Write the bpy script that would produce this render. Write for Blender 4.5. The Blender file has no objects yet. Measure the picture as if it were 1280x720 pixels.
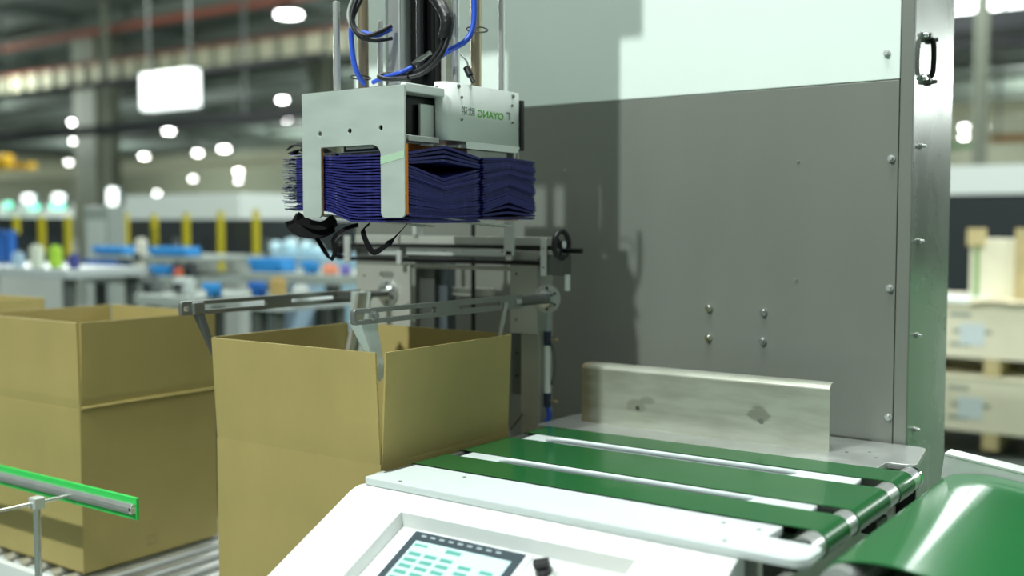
import bpy, bmesh, math, random
from mathutils import Vector, Matrix
random.seed(7)
R = random.Random(11)
S = bpy.context.scene
COL = S.collection

# ---------------------------------------------------------------- camera
F_PX, CAM_H, YAW = 1347.0, 1.40, math.radians(35.5)
PITCH = math.atan(80 / F_PX)
cd = bpy.data.cameras.new('camera'); cam = bpy.data.objects.new('camera', cd); COL.objects.link(cam)
cd.sensor_width = 36.0; cd.lens = F_PX / 1280 * 36.0
cam.location = (0, 0, CAM_H)
cam.rotation_euler = (math.pi / 2 - PITCH, 0, YAW)
cd.dof.use_dof = True; cd.dof.focus_distance = 2.25; cd.dof.aperture_fstop = 1.35
cd.clip_end = 500
S.camera = cam

# ---------------------------------------------------------------- world, lights, exposure
S.view_settings.view_transform = 'Standard'; S.view_settings.look = 'None'
S.view_settings.gamma = 1.0; S.view_settings.use_curve_mapping = False
S.view_settings.exposure = 0.0
w = bpy.data.worlds.new('hall_air'); S.world = w; w.use_nodes = True
w.node_tree.nodes['Background'].inputs[0].default_value = (0.86, 1.0, 0.93, 1)
w.node_tree.nodes['Background'].inputs[1].default_value = 0.27

def area(name, loc, target, power, size, color=(0.95, 1.0, 0.97), sy=None, shape='DISK'):
    l = bpy.data.lights.new(name, 'AREA'); l.energy = power; l.color = color
    l.shape = shape if sy is None else 'RECTANGLE'; l.size = size
    if sy: l.size_y = sy
    o = bpy.data.objects.new(name, l); COL.objects.link(o); o.location = loc
    o.rotation_euler = (Vector(target) - Vector(loc)).to_track_quat('-Z', 'Y').to_euler()
    return o
for (x, y, e) in ((2.2, 5.2, 320),):
    l = bpy.data.lights.new('hall_fill', 'POINT'); l.energy = e; l.shadow_soft_size = .4; o = bpy.data.objects.new('hall_fill', l); COL.objects.link(o); o.location = (x, y, 6.2)  # fill light added to brighten the crates and the cabinet side
# the nearest high-bay lamp: casts the gripper's shadow on the cabinet
area('high_bay_key', (-2.28, -3.75, 7.0), (-1.5, 2.3, 1.4), 600, 0.20)
# other high-bay rows over the machine
area('high_bay_row', (-1.2, 1.4, 6.9), (-1.2, 1.4, 0), 300, 2.5)
area('high_bay_row', (1.6, 6.0, 6.9), (0.6, 6.0, 0), 250, 2.5)
area('high_bay_row', (-6.5, 5.5, 6.9), (-6.5, 5.5, 0), 260, 2.5)
for (x, y) in ((-14, 8), (-9, 13), (-24, 12), (-16, 22), (-36, 18), (-30, 34), (5, 13), (7, 30), (-55, 28), (-75, 50), (-52, 50), (-85, 32), (-32, 52), (-8, 50)):
    l = bpy.data.lights.new('hall_fill', 'POINT'); l.energy = 900 + 55 * max(0, y - 20) + 12 * max(0, -x - 30); l.shadow_soft_size = .6; l.color = (.93, 1, .96)
    o = bpy.data.objects.new('hall_fill', l); COL.objects.link(o); o.location = (x, y, 5.3)  # fill lights added to lift the dark ceiling and far walls

# ---------------------------------------------------------------- helpers
r_ = Vector((math.cos(YAW), math.sin(YAW), 0)); fh = Vector((-math.sin(YAW), math.cos(YAW), 0))
fw = fh * math.cos(PITCH) + Vector((0, 0, -math.sin(PITCH))); up_ = r_.cross(fw)
def at(x, y, d):                       # a point of the place at camera depth d
    return Vector((0, 0, CAM_H)) + (fw + r_ * ((x - 640) / F_PX) + up_ * ((360 - y) / F_PX)) * d
def on_y(x, y, Y):
    d = fw + r_ * ((x - 640) / F_PX) + up_ * ((360 - y) / F_PX)
    return Vector((0, 0, CAM_H)) + d * (Y / d.y)

ORD = 'first second third fourth fifth sixth seventh eighth ninth tenth eleventh twelfth thirteenth fourteenth'.split()
def lin(c): return c / 12.92 if c <= 0.04045 else ((c + 0.055) / 1.055) ** 2.4
def hexc(h): return tuple(lin(int(h[i:i + 2], 16) / 255) for i in (0, 2, 4)) + (1,)
MC = {}
def mat(name, col, rough=0.5, metal=0.0, var=0.0, scale=20, bump=0.0, emit=0.0, stretch=(1, 1, 1), coat=0.0, alpha=1.0, trans=0.0, rvar=0.0, spec=None):
    if name in MC: return MC[name]
    m = bpy.data.materials.new(name); m.use_nodes = True; nt = m.node_tree; b = nt.nodes['Principled BSDF']
    c = hexc(col) if isinstance(col, str) else col
    b.inputs['Base Color'].default_value = c; b.inputs['Roughness'].default_value = rough
    b.inputs['Metallic'].default_value = metal
    if coat: b.inputs['Coat Weight'].default_value = coat; b.inputs['Coat Roughness'].default_value = 0.08
    if trans: b.inputs['Transmission Weight'].default_value = trans
    if spec is not None: b.inputs['Specular IOR Level'].default_value = spec
    if emit:
        b.inputs['Emission Color'].default_value = c; b.inputs['Emission Strength'].default_value = emit
    if var or bump or rvar:
        tc = nt.nodes.new('ShaderNodeTexCoord'); mp = nt.nodes.new('ShaderNodeMapping'); mp.inputs['Scale'].default_value = stretch
        n = nt.nodes.new('ShaderNodeTexNoise'); n.inputs['Scale'].default_value = scale; n.inputs['Detail'].default_value = 5
        nt.links.new(tc.outputs['Object'], mp.inputs[0]); nt.links.new(mp.outputs[0], n.inputs['Vector'])
        if var:
            rp = nt.nodes.new('ShaderNodeValToRGB'); e = rp.color_ramp.elements
            e[0].position = 0.3; e[1].position = 0.7
            e[0].color = tuple(max(0, x * (1 - var)) for x in c[:3]) + (1,); e[1].color = tuple(min(1, x * (1 + var)) for x in c[:3]) + (1,)
            nt.links.new(n.outputs[0], rp.inputs[0]); nt.links.new(rp.outputs[0], b.inputs['Base Color'])
        if rvar:
            mr = nt.nodes.new('ShaderNodeMapRange'); mr.inputs[1].default_value = .3; mr.inputs[2].default_value = .7
            mr.inputs[3].default_value = max(0.02, rough - rvar); mr.inputs[4].default_value = min(1, rough + rvar)
            nt.links.new(n.outputs[0], mr.inputs[0]); nt.links.new(mr.outputs[0], b.inputs['Roughness'])
        if bump:
            bp = nt.nodes.new('ShaderNodeBump'); bp.inputs['Strength'].default_value = bump; bp.inputs['Distance'].default_value = 0.002
            nt.links.new(n.outputs[0], bp.inputs['Height']); nt.links.new(bp.outputs[0], b.inputs['Normal'])
    MC[name] = m
    return m

def org(p):
    v = Vector((0, 0, 0))
    while p is not None: v += p.location; p = p.parent
    return v

def tag(o, label=None, cat=None, group=None, kind=None):
    if label: o['label'] = label
    if cat: o['category'] = cat
    if group: o['group'] = group
    if kind: o['kind'] = kind
    return o

def thing(name, loc, label, cat, group=None):
    o = bpy.data.objects.new(name, None); o.empty_display_size = .05; COL.objects.link(o); o.location = loc
    return tag(o, label, cat, group)

class MB:
    def __init__(s): s.v = []; s.f = []; s.sm = []
    def add(s, vs, fs, smooth=False):
        k = len(s.v); s.v += [tuple(v) for v in vs]
        for f in fs: s.f.append(tuple(i + k for i in f)); s.sm.append(smooth)
        return s
    def box(s, x0, x1, y0, y1, z0, z1):
        vs = [(x, y, z) for x in (x0, x1) for y in (y0, y1) for z in (z0, z1)]
        return s.add(vs, [(0, 1, 3, 2), (4, 6, 7, 5), (0, 4, 5, 1), (2, 3, 7, 6), (0, 2, 6, 4), (1, 5, 7, 3)])
    def cyl(s, p0, p1, r, n=20, r2=None):
        p0 = Vector(p0); p1 = Vector(p1); r2 = r if r2 is None else r2
        d = (p1 - p0).normalized(); a = d.orthogonal().normalized(); b = d.cross(a)
        k = len(s.v)
        for p, rr in ((p0, r), (p1, r2)):
            for i in range(n):
                t = 2 * math.pi * i / n; s.v.append(tuple(p + (a * math.cos(t) + b * math.sin(t)) * rr))
        for i in range(n):
            j = (i + 1) % n; s.f.append((k + i, k + j, k + n + j, k + n + i)); s.sm.append(True)
        s.f.append(tuple(k + i for i in reversed(range(n)))); s.sm.append(False)
        s.f.append(tuple(k + n + i for i in range(n))); s.sm.append(False)
        return s
    def ring(s, c, axis, R0, r, n=32, m=10):
        c = Vector(c); d = Vector(axis).normalized(); a = d.orthogonal().normalized(); b = d.cross(a); k = len(s.v)
        for i in range(n):
            t = 2 * math.pi * i / n; e = a * math.cos(t) + b * math.sin(t)
            for j in range(m):
                u = 2 * math.pi * j / m; s.v.append(tuple(c + e * (R0 + r * math.cos(u)) + d * (r * math.sin(u))))
        for i in range(n):
            for j in range(m):
                s.f.append((k + i * m + j, k + ((i + 1) % n) * m + j, k + ((i + 1) % n) * m + (j + 1) % m, k + i * m + (j + 1) % m)); s.sm.append(True)
        return s
    def tube(s, pts, r, n=10, sub=6):
        P = [Vector(p) for p in pts]
        if sub > 1 and len(P) > 2:
            Q = [P[0] * 2 - P[1]] + P + [P[-1] * 2 - P[-2]]; out = []
            for i in range(1, len(Q) - 2):
                for k in range(sub):
                    t = k / sub; a, b, c, d = Q[i - 1], Q[i], Q[i + 1], Q[i + 2]
                    out.append(0.5 * (2 * b + (c - a) * t + (2 * a - 5 * b + 4 * c - d) * t * t + (3 * b - a - 3 * c + d) * t ** 3))
            out.append(P[-1]); P = out
        k = len(s.v); prev = None
        for i, p in enumerate(P):
            d = (P[min(i + 1, len(P) - 1)] - P[max(i - 1, 0)]).normalized()
            a = d.orthogonal().normalized() if prev is None else (prev - d * prev.dot(d)).normalized()
            prev = a; b = d.cross(a)
            for j in range(n):
                t = 2 * math.pi * j / n; s.v.append(tuple(p + (a * math.cos(t) + b * math.sin(t)) * r))
        for i in range(len(P) - 1):
            for j in range(n):
                j2 = (j + 1) % n; s.f.append((k + i * n + j, k + i * n + j2, k + (i + 1) * n + j2, k + (i + 1) * n + j)); s.sm.append(True)
        s.f.append(tuple(k + j for j in reversed(range(n)))); s.sm.append(False)
        s.f.append(tuple(k + (len(P) - 1) * n + j for j in range(n))); s.sm.append(False)
        return s
    def prism(s, poly, axis, a, b, smooth=False):          # poly in the two other axes (cyclic order), extruded along axis
        def P(u, v, t): return {0: (t, u, v), 1: (u, t, v), 2: (u, v, t)}[axis]
        n = len(poly)
        vs = [P(u, v, a) for u, v in poly] + [P(u, v, b) for u, v in poly]
        k = len(s.v); s.v += vs
        for i in range(n):
            j = (i + 1) % n; s.f.append((k + i, k + j, k + n + j, k + n + i)); s.sm.append(smooth)
        s.f.append(tuple(k + i for i in reversed(range(n)))); s.sm.append(False)
        s.f.append(tuple(k + n + i for i in range(n))); s.sm.append(False)
        return s
    def ribbon(s, pts, wdir, wd, th):                      # flat strap through pts
        P = [Vector(p) for p in pts]; k = len(s.v)
        Q = [P[0] * 2 - P[1]] + P + [P[-1] * 2 - P[-2]]; out = []
        for i in range(1, len(Q) - 2):
            for q in range(5):
                t = q / 5; a, b, c, d = Q[i - 1], Q[i], Q[i + 1], Q[i + 2]
                out.append(0.5 * (2 * b + (c - a) * t + (2 * a - 5 * b + 4 * c - d) * t * t + (3 * b - a - 3 * c + d) * t ** 3))
        P = out + [P[-1]]
        for i, p in enumerate(P):
            d = (P[min(i + 1, len(P) - 1)] - P[max(i - 1, 0)]).normalized()
            W = wdir[i] if isinstance(wdir, list) else wdir
            W = Vector(W); W = (W - d * W.dot(d)).normalized(); N = d.cross(W)
            for a, b in ((-1, -1), (1, -1), (1, 1), (-1, 1)): s.v.append(tuple(p + W * (a * wd / 2) + N * (b * th / 2)))
        for i in range(len(P) - 1):
            for j in range(4):
                j2 = (j + 1) % 4; s.f.append((k + i * 4 + j, k + i * 4 + j2, k + i * 4 + 4 + j2, k + i * 4 + 4 + j)); s.sm.append(j % 2 == 0)
        s.f.append((k + 3, k + 2, k + 1, k)); s.sm.append(False); e = k + 4 * (len(P) - 1); s.f.append((e, e + 1, e + 2, e + 3)); s.sm.append(False)
        return s
    def build(s, name, m, parent=None, bevel=0.0, seg=2, label=None):
        L = org(parent)
        me = bpy.data.meshes.new(name); me.from_pydata([(x - L.x, y - L.y, z - L.z) for x, y, z in s.v], [], s.f); me.update()
        for p, q in zip(me.polygons, s.sm): p.use_smooth = q
        bm = bmesh.new(); bm.from_mesh(me); bmesh.ops.recalc_face_normals(bm, faces=bm.faces)
        for e in bm.edges:
            if len(e.link_faces) == 2 and e.calc_face_angle(0) > .75: e.smooth = False
        bm.to_mesh(me); bm.free()
        me.materials.append(m)
        o = bpy.data.objects.new(name, me); COL.objects.link(o)
        if parent is not None: o.parent = parent
        if bevel:
            bv = o.modifiers.new('bevel', 'BEVEL'); bv.width = bevel; bv.segments = seg; bv.limit_method = 'ANGLE'; bv.angle_limit = math.radians(40)
        if label: o['label'] = label
        return o

def rnd_poly(pts, n=5):           # pts: (u, v, radius) -> rounded polygon
    out = []; N = len(pts)
    for i, (u, v, r) in enumerate(pts):
        p = Vector((u, v)); a = Vector(pts[i - 1][:2]); b = Vector(pts[(i + 1) % N][:2])
        if r <= 0: out.append((u, v)); continue
        da = (a - p); db = (b - p); ra = min(r, da.length * .49); rb = min(r, db.length * .49)
        p0 = p + da.normalized() * ra; p1 = p + db.normalized() * rb
        for k in range(n + 1):
            t = k / n; q = p0 * (1 - t) ** 2 + p * 2 * t * (1 - t) + p1 * t * t; out.append((q.x, q.y))
    return out
def circ(u, v, r, n=16): return [(u + r * math.cos(2 * math.pi * i / n), v + r * math.sin(2 * math.pi * i / n)) for i in range(n)]
def slot(u0, u1, v, h, n=6):
    r = h / 2; o = []
    for i in range(n + 1): t = -math.pi / 2 + math.pi * i / n; o.append((u1 - r + r * math.cos(t), v + r * math.sin(t)))
    for i in range(n + 1): t = math.pi / 2 + math.pi * i / n; o.append((u0 + r + r * math.cos(t), v + r * math.sin(t)))
    return o

def plate(name, outer, holes, axis, a, b, m, parent=None, bev=0.0, label=None):
    """flat plate with real holes; polygon in the two axes other than `axis`, thickness from a to b"""
    cu = bpy.data.curves.new(name, 'CURVE'); cu.dimensions = '2D'; cu.fill_mode = 'BOTH'; cu.extrude = abs(b - a) / 2 - bev
    cu.bevel_depth = bev; cu.bevel_resolution = 1; cu.offset = -bev
    for loop in [outer] + holes:
        sp = cu.splines.new('POLY'); sp.points.add(len(loop) - 1)
        for i, (u, v) in enumerate(loop): sp.points[i].co = (u, v, 0, 1)
        sp.use_cyclic_u = True
    t = bpy.data.objects.new('t', cu); me = bpy.data.meshes.new_from_object(t); bpy.data.objects.remove(t); bpy.data.curves.remove(cu)
    c = (a + b) / 2; L = org(parent)
    for v in me.vertices:
        u, q, z = v.co
        p = {0: (c + z, u, q), 1: (u, c + z, q), 2: (u, q, c + z)}[axis]
        v.co = Vector(p) - L
    bm = bmesh.new(); bm.from_mesh(me); bmesh.ops.remove_doubles(bm, verts=bm.verts, dist=1e-6); bmesh.ops.recalc_face_normals(bm, faces=bm.faces); bm.to_mesh(me); bm.free()
    me.materials.clear(); me.materials.append(m); me.name = name
    o = bpy.data.objects.new(name, me); COL.objects.link(o)
    if parent is not None: o.parent = parent
    if label: o['label'] = label
    return o

def copy_tree(o, parent=None):
    c = o.copy(); COL.objects.link(c); c.parent = parent
    for ch in o.children: copy_tree(ch, c)
    return c
def share(o, loc, parent=None, name=None):           # a copy of one mesh object
    c = o.copy(); COL.objects.link(c); c.location = loc; c.parent = parent if parent else o.parent
    return c

# ---------------------------------------------------------------- materials
M_pale = mat('pale_plate', 'cbd6d4', .4, metal=.1, var=.02, scale=18)
M_tray = mat('tray_metal', '747b7d', .45, metal=.2)
M_white = mat('white_paint', 'e3ebe6', .35, var=.02, scale=6, bump=.03)
M_console = mat('console_white', 'dfe4e1', .35, bump=.03, scale=200)
M_wpanel = mat('white_panel', 'dfeee6', .42, var=.015, scale=3)
M_gpanel = mat('grey_panel', '737870', .42, metal=.1, var=.05, scale=3, rvar=.05, stretch=(1, 1, .4))
M_side = mat('grey_side', '858d86', .28, metal=.5, var=.05, scale=5, rvar=.06, bump=.05)
M_alu = mat('aluminium', 'c3c8c4', .34, metal=.75, var=.06, scale=14, rvar=.06)
M_aluflat = mat('aluminium_plate', 'cfd6d1', .38, metal=.45, var=.05, scale=18, rvar=.06)
M_steel = mat('steel', '9a9e99', .34, metal=.8, var=.04, scale=12)
M_chrome = mat('chrome', 'd9dddb', .13, metal=1.0)
M_roller = mat('brushed_roller', 'd4d8d6', .32, metal=.85, var=.08, scale=60, stretch=(1, 8, 1))
M_darksteel = mat('dark_steel', '6c706b', .38, metal=.7, var=.1, scale=12)
M_rod = mat('rod_steel', 'dfe3e1', .28, metal=.85)
M_black = mat('black_plastic', '15171a', .42)
M_blackm = mat('black_metal', '0d0e10', .3, metal=.3)
M_dark = mat('dark_void', '1c1f21', .8)
M_frame = mat('frame_grey', 'b4b8ae', .45, metal=.35, var=.05, scale=10)
M_bronze = mat('bronze_tube', 'b3a58b', .28, metal=.8, var=.12, scale=10, stretch=(1, 1, .2))
M_blue = mat('blue_hose', '2a55c8', .35)
M_green = mat('green_belt', '17592b', .26, var=.03, scale=5, coat=.25)
M_green2 = mat('green_wide_belt', '1b6633', .17, var=.05, scale=4, coat=.3)
M_glime = mat('green_strip', '35c95a', .4)
M_orange = mat('orange_liner', 'c47b2d', .5)
M_galv = mat('galvanised_plate', 'bccac1', .40, metal=.3, var=.06, scale=9, rvar=.08, stretch=(1, 1, 3), bump=.03)

def cardboard(name, col):
    m = bpy.data.materials.new(name); m.use_nodes = True; nt = m.node_tree; b = nt.nodes['Principled BSDF']
    tc = nt.nodes.new('ShaderNodeTexCoord'); wv = nt.nodes.new('ShaderNodeTexWave'); wv.inputs['Scale'].default_value = 1
    mp = nt.nodes.new('ShaderNodeMapping'); mp.inputs['Scale'].default_value = (26, 26, 0)
    n = nt.nodes.new('ShaderNodeTexNoise'); n.inputs['Scale'].default_value = 5; n.inputs['Detail'].default_value = 6
    c = hexc(col); rp = nt.nodes.new('ShaderNodeValToRGB'); e = rp.color_ramp.elements; e[0].position = .3; e[1].position = .7
    e[0].color = tuple(x * .93 for x in c[:3]) + (1,); e[1].color = tuple(x * 1.06 for x in c[:3]) + (1,)
    nt.links.new(tc.outputs['Object'], n.inputs['Vector']); nt.links.new(n.outputs[0], rp.inputs[0]); nt.links.new(rp.outputs[0], b.inputs['Base Color'])
    nt.links.new(tc.outputs['Object'], mp.inputs[0]); nt.links.new(mp.outputs[0], wv.inputs['Vector'])
    bp = nt.nodes.new('ShaderNodeBump'); bp.inputs['Strength'].default_value = .12; bp.inputs['Distance'].default_value = .0015
    nt.links.new(wv.outputs[0], bp.inputs['Height']); nt.links.new(bp.outputs[0], b.inputs['Normal'])
    b.inputs['Roughness'].default_value = .62
    return m
M_card = cardboard('cardboard', 'a99b60')
M_card2 = cardboard('cardboard_inside', 'b39c66')

def stained():
    m = bpy.data.materials.new('stained_steel'); m.use_nodes = True; nt = m.node_tree; b = nt.nodes['Principled BSDF']
    b.inputs['Metallic'].default_value = .5
    tc = nt.nodes.new('ShaderNodeTexCoord'); n = nt.nodes.new('ShaderNodeTexNoise'); n.inputs['Scale'].default_value = 7; n.inputs['Detail'].default_value = 8
    mp = nt.nodes.new('ShaderNodeMapping'); mp.inputs['Scale'].default_value = (1, 1, 5)
    nt.links.new(tc.outputs['Object'], mp.inputs[0]); nt.links.new(mp.outputs[0], n.inputs['Vector'])
    rp = nt.nodes.new('ShaderNodeValToRGB'); e = rp.color_ramp.elements; e[0].position = .25; e[1].position = .6
    e[0].color = hexc('999b8c'); e[1].color = hexc('b2b7a9'); nt.links.new(n.outputs[0], rp.inputs[0])
    last = rp.outputs[0]
    # oily blotches beside the two holes and a brown left end (wear that belongs to the plate)
    sep = nt.nodes.new('ShaderNodeSeparateXYZ'); nt.links.new(tc.outputs['Object'], sep.inputs[0])
    def blob(cx, cz, rx, rz, col, last, soft=.35):
        def ma(op, a, b2):
            q = nt.nodes.new('ShaderNodeMath'); q.operation = op
            for i, v in enumerate((a, b2)):
                if v is None: continue
                if isinstance(v, (int, float)): q.inputs[i].default_value = v
                else: nt.links.new(v, q.inputs[i])
            return q.outputs[0]
        dx = ma('DIVIDE', ma('SUBTRACT', sep.outputs[0], cx), rx); dz = ma('DIVIDE', ma('SUBTRACT', sep.outputs[2], cz), rz)
        d = ma('SQRT', ma('ADD', ma('MULTIPLY', dx, dx), ma('MULTIPLY', dz, dz)), None)
        d = ma('ADD', d, ma('MULTIPLY', ma('SUBTRACT', n.outputs[0], .5), 1.6))
        mr = nt.nodes.new('ShaderNodeMapRange'); mr.interpolation_type = 'SMOOTHSTEP'; mr.inputs[1].default_value = 1.0; mr.inputs[2].default_value = 1.0 - soft; nt.links.new(d, mr.inputs[0])
        mr.inputs[3].default_value = 0; mr.inputs[4].default_value = .75
        mx = nt.nodes.new('ShaderNodeMix'); mx.data_type = 'RGBA'; nt.links.new(mr.outputs[0], mx.inputs[0]); nt.links.new(last, mx.inputs[6]); mx.inputs[7].default_value = hexc(col)
        return mx.outputs[2]
    last = blob(-1.275 + 1.431, .058, .03, .022, '8f9282', last)
    last = blob(-1.245 + 1.431, .072, .03, .012, '8f9282', last)
    last = blob(-0.955 + 1.431, .064, .033, .026, '7d8071', last)
    last = blob(0.0, .07, .045, .30, '8d7f60', last, .7)
    nt.links.new(last, b.inputs['Base Color']); b.inputs['Roughness'].default_value = .34
    return m
M_stain = stained()

# ---------------------------------------------------------------- the hall
M_floor = mat('hall_floor', '69736b', .35, var=.08, scale=.8)
M_ceil = mat('ceiling_dark', '4d5851', .8, var=.15, scale=.25)
M_wall = mat('hall_wall', 'a3a892', .8, var=.06, scale=.2)
def struct(mb, name, m, bevel=0):
    o = mb.build(name, m, None, bevel); o['kind'] = 'structure'; return o
struct(MB().box(-95, 25, -12, 62, -.2, 0), 'floor', M_floor)
struct(MB().box(-95, 25, 3.2, 62, 7.6, 7.8), 'ceiling', M_ceil)
struct(MB().box(-95, 25, 62, 62.3, 0, 7.6), 'wall_back', M_wall)
struct(MB().box(-95.3, -95, -12, 62, 0, 7.6), 'wall_left', M_wall)

# ---------------------------------------------------------------- cabinet behind the table
cab = thing('machine_cabinet', (-1.5, 2.5, 0), 'tall machine cabinet with white upper and grey lower panel behind the belt table', 'cabinet')
CX0, CX1, CY0, CY1 = -2.39, -.680, 2.5, 2.845
MB().box(CX0 + .004, CX1 - .004, CY0 + .006, CY1 - .004, .08, 2.9).build('body', M_darksteel, cab)
MB().box(CX0, -.711, CY0 - .002, CY0 + .006, 1.7265, 2.9).build('upper_panel', M_wpanel, cab, .0015, label='white upper front panel')
MB().box(CX0, -.711, CY0 - .002, CY0 + .006, .10, 1.7245).build('lower_panel', M_gpanel, cab, .0015, label='grey lower front panel')
MB().box(-.709, CX1, CY0 - .003, CY0 + .006, .08, 2.9).build('corner_strip', M_gpanel, cab, .0015)
MB().box(CX1 - .004, CX1, CY0 + .006, CY1, .08, 2.9).build('side_panel', M_side, cab, .001, label='grey metallic side panel')
MB().box(CX0 + .05, CX1 - .05, CY0 + .05, CY1 - .05, 0, .08).build('plinth', M_dark, cab)
def bolt(parent, p, axis, r, h, m=M_chrome, dome=True, name='bolt'):
    p = Vector(p); a = Vector(axis); mb = MB().cyl(p, p + a * (h * .35), r, 16).cyl(p + a * (h * .35), p + a * h, r * .68, 12, r * .5)
    return mb.build(name, m, parent)
proto = None
for (x, z, r) in ((-1.170, 1.188, .0095), (-1.025, 1.185, .0095), (-1.171, 1.113, .0095), (-1.026, 1.114, .0095),
                  (-.740, 1.785, .008), (-.725, 1.548, .0085), (-.723, 1.254, .0085), (-.720, .958, .0085),
                  (-.944, 1.549, .0035), (-.944, 1.266, .0035), (-1.603, 1.547, .0035)):
    bolt(cab, (x, CY0 - .002, z), (0, -1, 0), r, r * 1.4, M_chrome if r > .009 or r < .004 else M_alu)
for z in (1.578, 1.361, 1.143, .923): bolt(cab, (CX1, 2.565, z), (1, 0, 0), .0065, .013, M_alu)
# pull handle on the side panel
hd = MB(); hz0, hz1 = 1.732, 1.828
pts = [(CX1 + .002, 2.588, hz1 - .004), (CX1 + .016, 2.588, hz1 - .010), (CX1 + .019, 2.588, (hz0 + hz1) / 2), (CX1 + .016, 2.588, hz0 + .010), (CX1 + .002, 2.588, hz0 + .004)]
hd.tube(pts, .006, 10).build('handle', M_blackm, cab, label='dark grey pull handle')
for z in (hz0, hz1):
    bolt(cab, (CX1, 2.562, z), (1, 0, 0), .009, .012, M_chrome); bolt(cab, (CX1, 2.612, z - .004), (1, 0, 0), .009, .022, M_darksteel); MB().cyl((CX1, 2.588, z), (CX1 + .014, 2.588, z), .009, 16).build('handle_mount', M_darksteel, cab)

# ---------------------------------------------------------------- belt table
TZ = .90
tab = thing('belt_conveyor_table', (-1.03, 1.98, 0), 'narrow three-belt conveyor table in front of the grey cabinet', 'conveyor')
plate('front_plate', rnd_poly([(-1.463, 1.585, .004), (-1.463, 1.545, .01), (-.625, 1.532, .0), (-.560, 1.532, .03), (-.560, 1.618, .014), (-.655, 1.622, .006), (-.655, 1.690, .002), (-1.45, 1.690, .004), (-1.45, 1.6, .006)]), [], 2, TZ - .014, TZ, M_pale, tab, .0008, label='pale aluminium front plate')
plate('back_plate', rnd_poly([(-1.50, 2.208, .01), (-.66, 2.208, .006), (-.66, 2.280, .01), (-.60, 2.285, .02), (-.63, 2.483, .025), (-1.43, 2.49, .03), (-1.50, 2.40, .05)]), [], 2, TZ - .012, TZ, M_alu, tab, .0008)
def gap(y0, y1, sx0, sx1):
    plate('gap_plate', rnd_poly([(-1.425, y0, 0), (-.655, y0, 0), (-.655, y1, 0), (-1.425, y1, 0)]), [slot(sx0, sx1, (y0 + y1) / 2, (y1 - y0) * .96)], 2, TZ - .01, TZ + .0008, M_pale, tab, 0)
    MB().box(sx0 - .01, sx1 + .01, y0 + .001, y1 - .001, TZ - .014, TZ - .0102).build('slot_tray', M_tray, tab)
gap(1.8035, 1.8515, -1.335, -.765); gap(2.0355, 2.0995, -1.375, -.775)
for x, y in ((-1.385, 1.815), (-1.372, 1.84), (-1.415, 2.055), (-1.39, 2.08), (-.715, 1.83), (-.712, 2.075), (-.745, 1.655), (-.68, 1.65), (-.70, 1.56), (-1.38, 1.56), (-1.30, 1.66), (-.69, 2.31), (-.76, 2.33), (-.72, 2.36)):
    MB().cyl((x, y, TZ - .004), (x, y, TZ + .0006), .0042, 14).build('screw', M_chrome, tab)
RR = .0235
BY = ((1.692, 1.802), (1.853, 2.034), (2.101, 2.200))
RX, LX = -.604, -1.458
def belt(y0, y1):
    o = []; th = .0022
    def loop(rad, rl):
        q = []
        for i in range(15): a = math.pi / 2 - math.pi * i / 14; q.append((RX + rad * math.cos(a), TZ - RR + .0015 + rad * math.sin(a)))
        for i in range(9): a = -math.pi / 2 - math.pi * i / 8; q.append((LX + rl * math.cos(a), TZ + .0015 - (rl + RR - rl) + rl * math.sin(a) + (RR - rl)))
        return q
    A = loop(RR + th, .010 + th); B = loop(RR + .0001, .010)
    mb = MB(); n = len(A)
    vs = [(x, y0, z) for x, z in A] + [(x, y1, z) for x, z in A] + [(x, y0, z) for x, z in B] + [(x, y1, z) for x, z in B]
    fs = []
    for i in range(n):
        j = (i + 1) % n
        fs += [(i, j, n + j, n + i), (2 * n + i, 3 * n + i, 3 * n + j, 2 * n + j), (i, 2 * n + i, 2 * n + j, j), (n + i, n + j, 3 * n + j, 3 * n + i)]
    return mb.add(vs, fs)
for k, (a, b) in enumerate(BY):
    o = belt(a, b); o.sm = [True] * len(o.f); o = o.build('belt', M_green, tab, label=('front narrow green belt', 'wide middle green belt', 'rear green belt')[k])
zc = TZ - RR + .0015
MB().cyl((RX, 1.628, zc), (RX, 2.262, zc), RR, 40).build('drive_roller', M_roller, tab, label='chrome drive roller at the right end')
for y in (1.628, 2.250):
    MB().cyl((RX, y, zc), (RX, y + .012, zc), RR + .0012, 40).build('roller_collar', M_chrome, tab)
MB().cyl((RX, 1.600, zc - .001), (RX, 1.628, zc - .001), RR * .62, 32).build('bearing_hub', M_alu, tab)
MB().cyl((LX, 1.60, TZ - .009), (LX, 2.24, TZ - .009), .0088, 24).build('nose_bar', M_darksteel, tab)
MB().prism(rnd_poly([(-1.475, TZ - .03, .0), (-1.435, TZ - .03, 0), (-1.435, TZ - .001, .002), (-1.475, TZ - .001, .006)]), 1, 1.588, 1.612).build('bearing_block', M_aluflat, tab, .0015)
MB().cyl((-1.4745, 1.60, TZ - .015), (-1.4765, 1.60, TZ - .015), .007, 16).build('bearing_bore', M_black, tab)
# body of the table
for y0 in (1.60, 2.27): MB().box(-1.44, -.66, y0, y0 + .02, TZ - .10, TZ - .0145).build('side_beam', M_frame, tab, .002)
MB().box(-1.43, -.70, 1.70, 2.25, TZ - .07, TZ - .06).build('belt_pan', M_darksteel, tab)
MB().box(-.66, -.60, 2.28, 2.29, TZ - .11, TZ - .05).build('rear_bracket', M_blackm, tab)
MB().box(-.655, -.635, 1.62, 2.27, TZ - .13, TZ - .075).build('end_beam', M_frame, tab, .002)
MB().box(-.63, -.60, 2.02, 2.09, TZ - .085, TZ - .06).build('sensor', M_black, tab, .002)
for x in (-1.40, -.72):
    for y in (1.62, 2.27): MB().box(x - .02, x + .02, y, y + .04, 0, TZ - .10).build('leg', M_frame, tab, .002)
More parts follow.
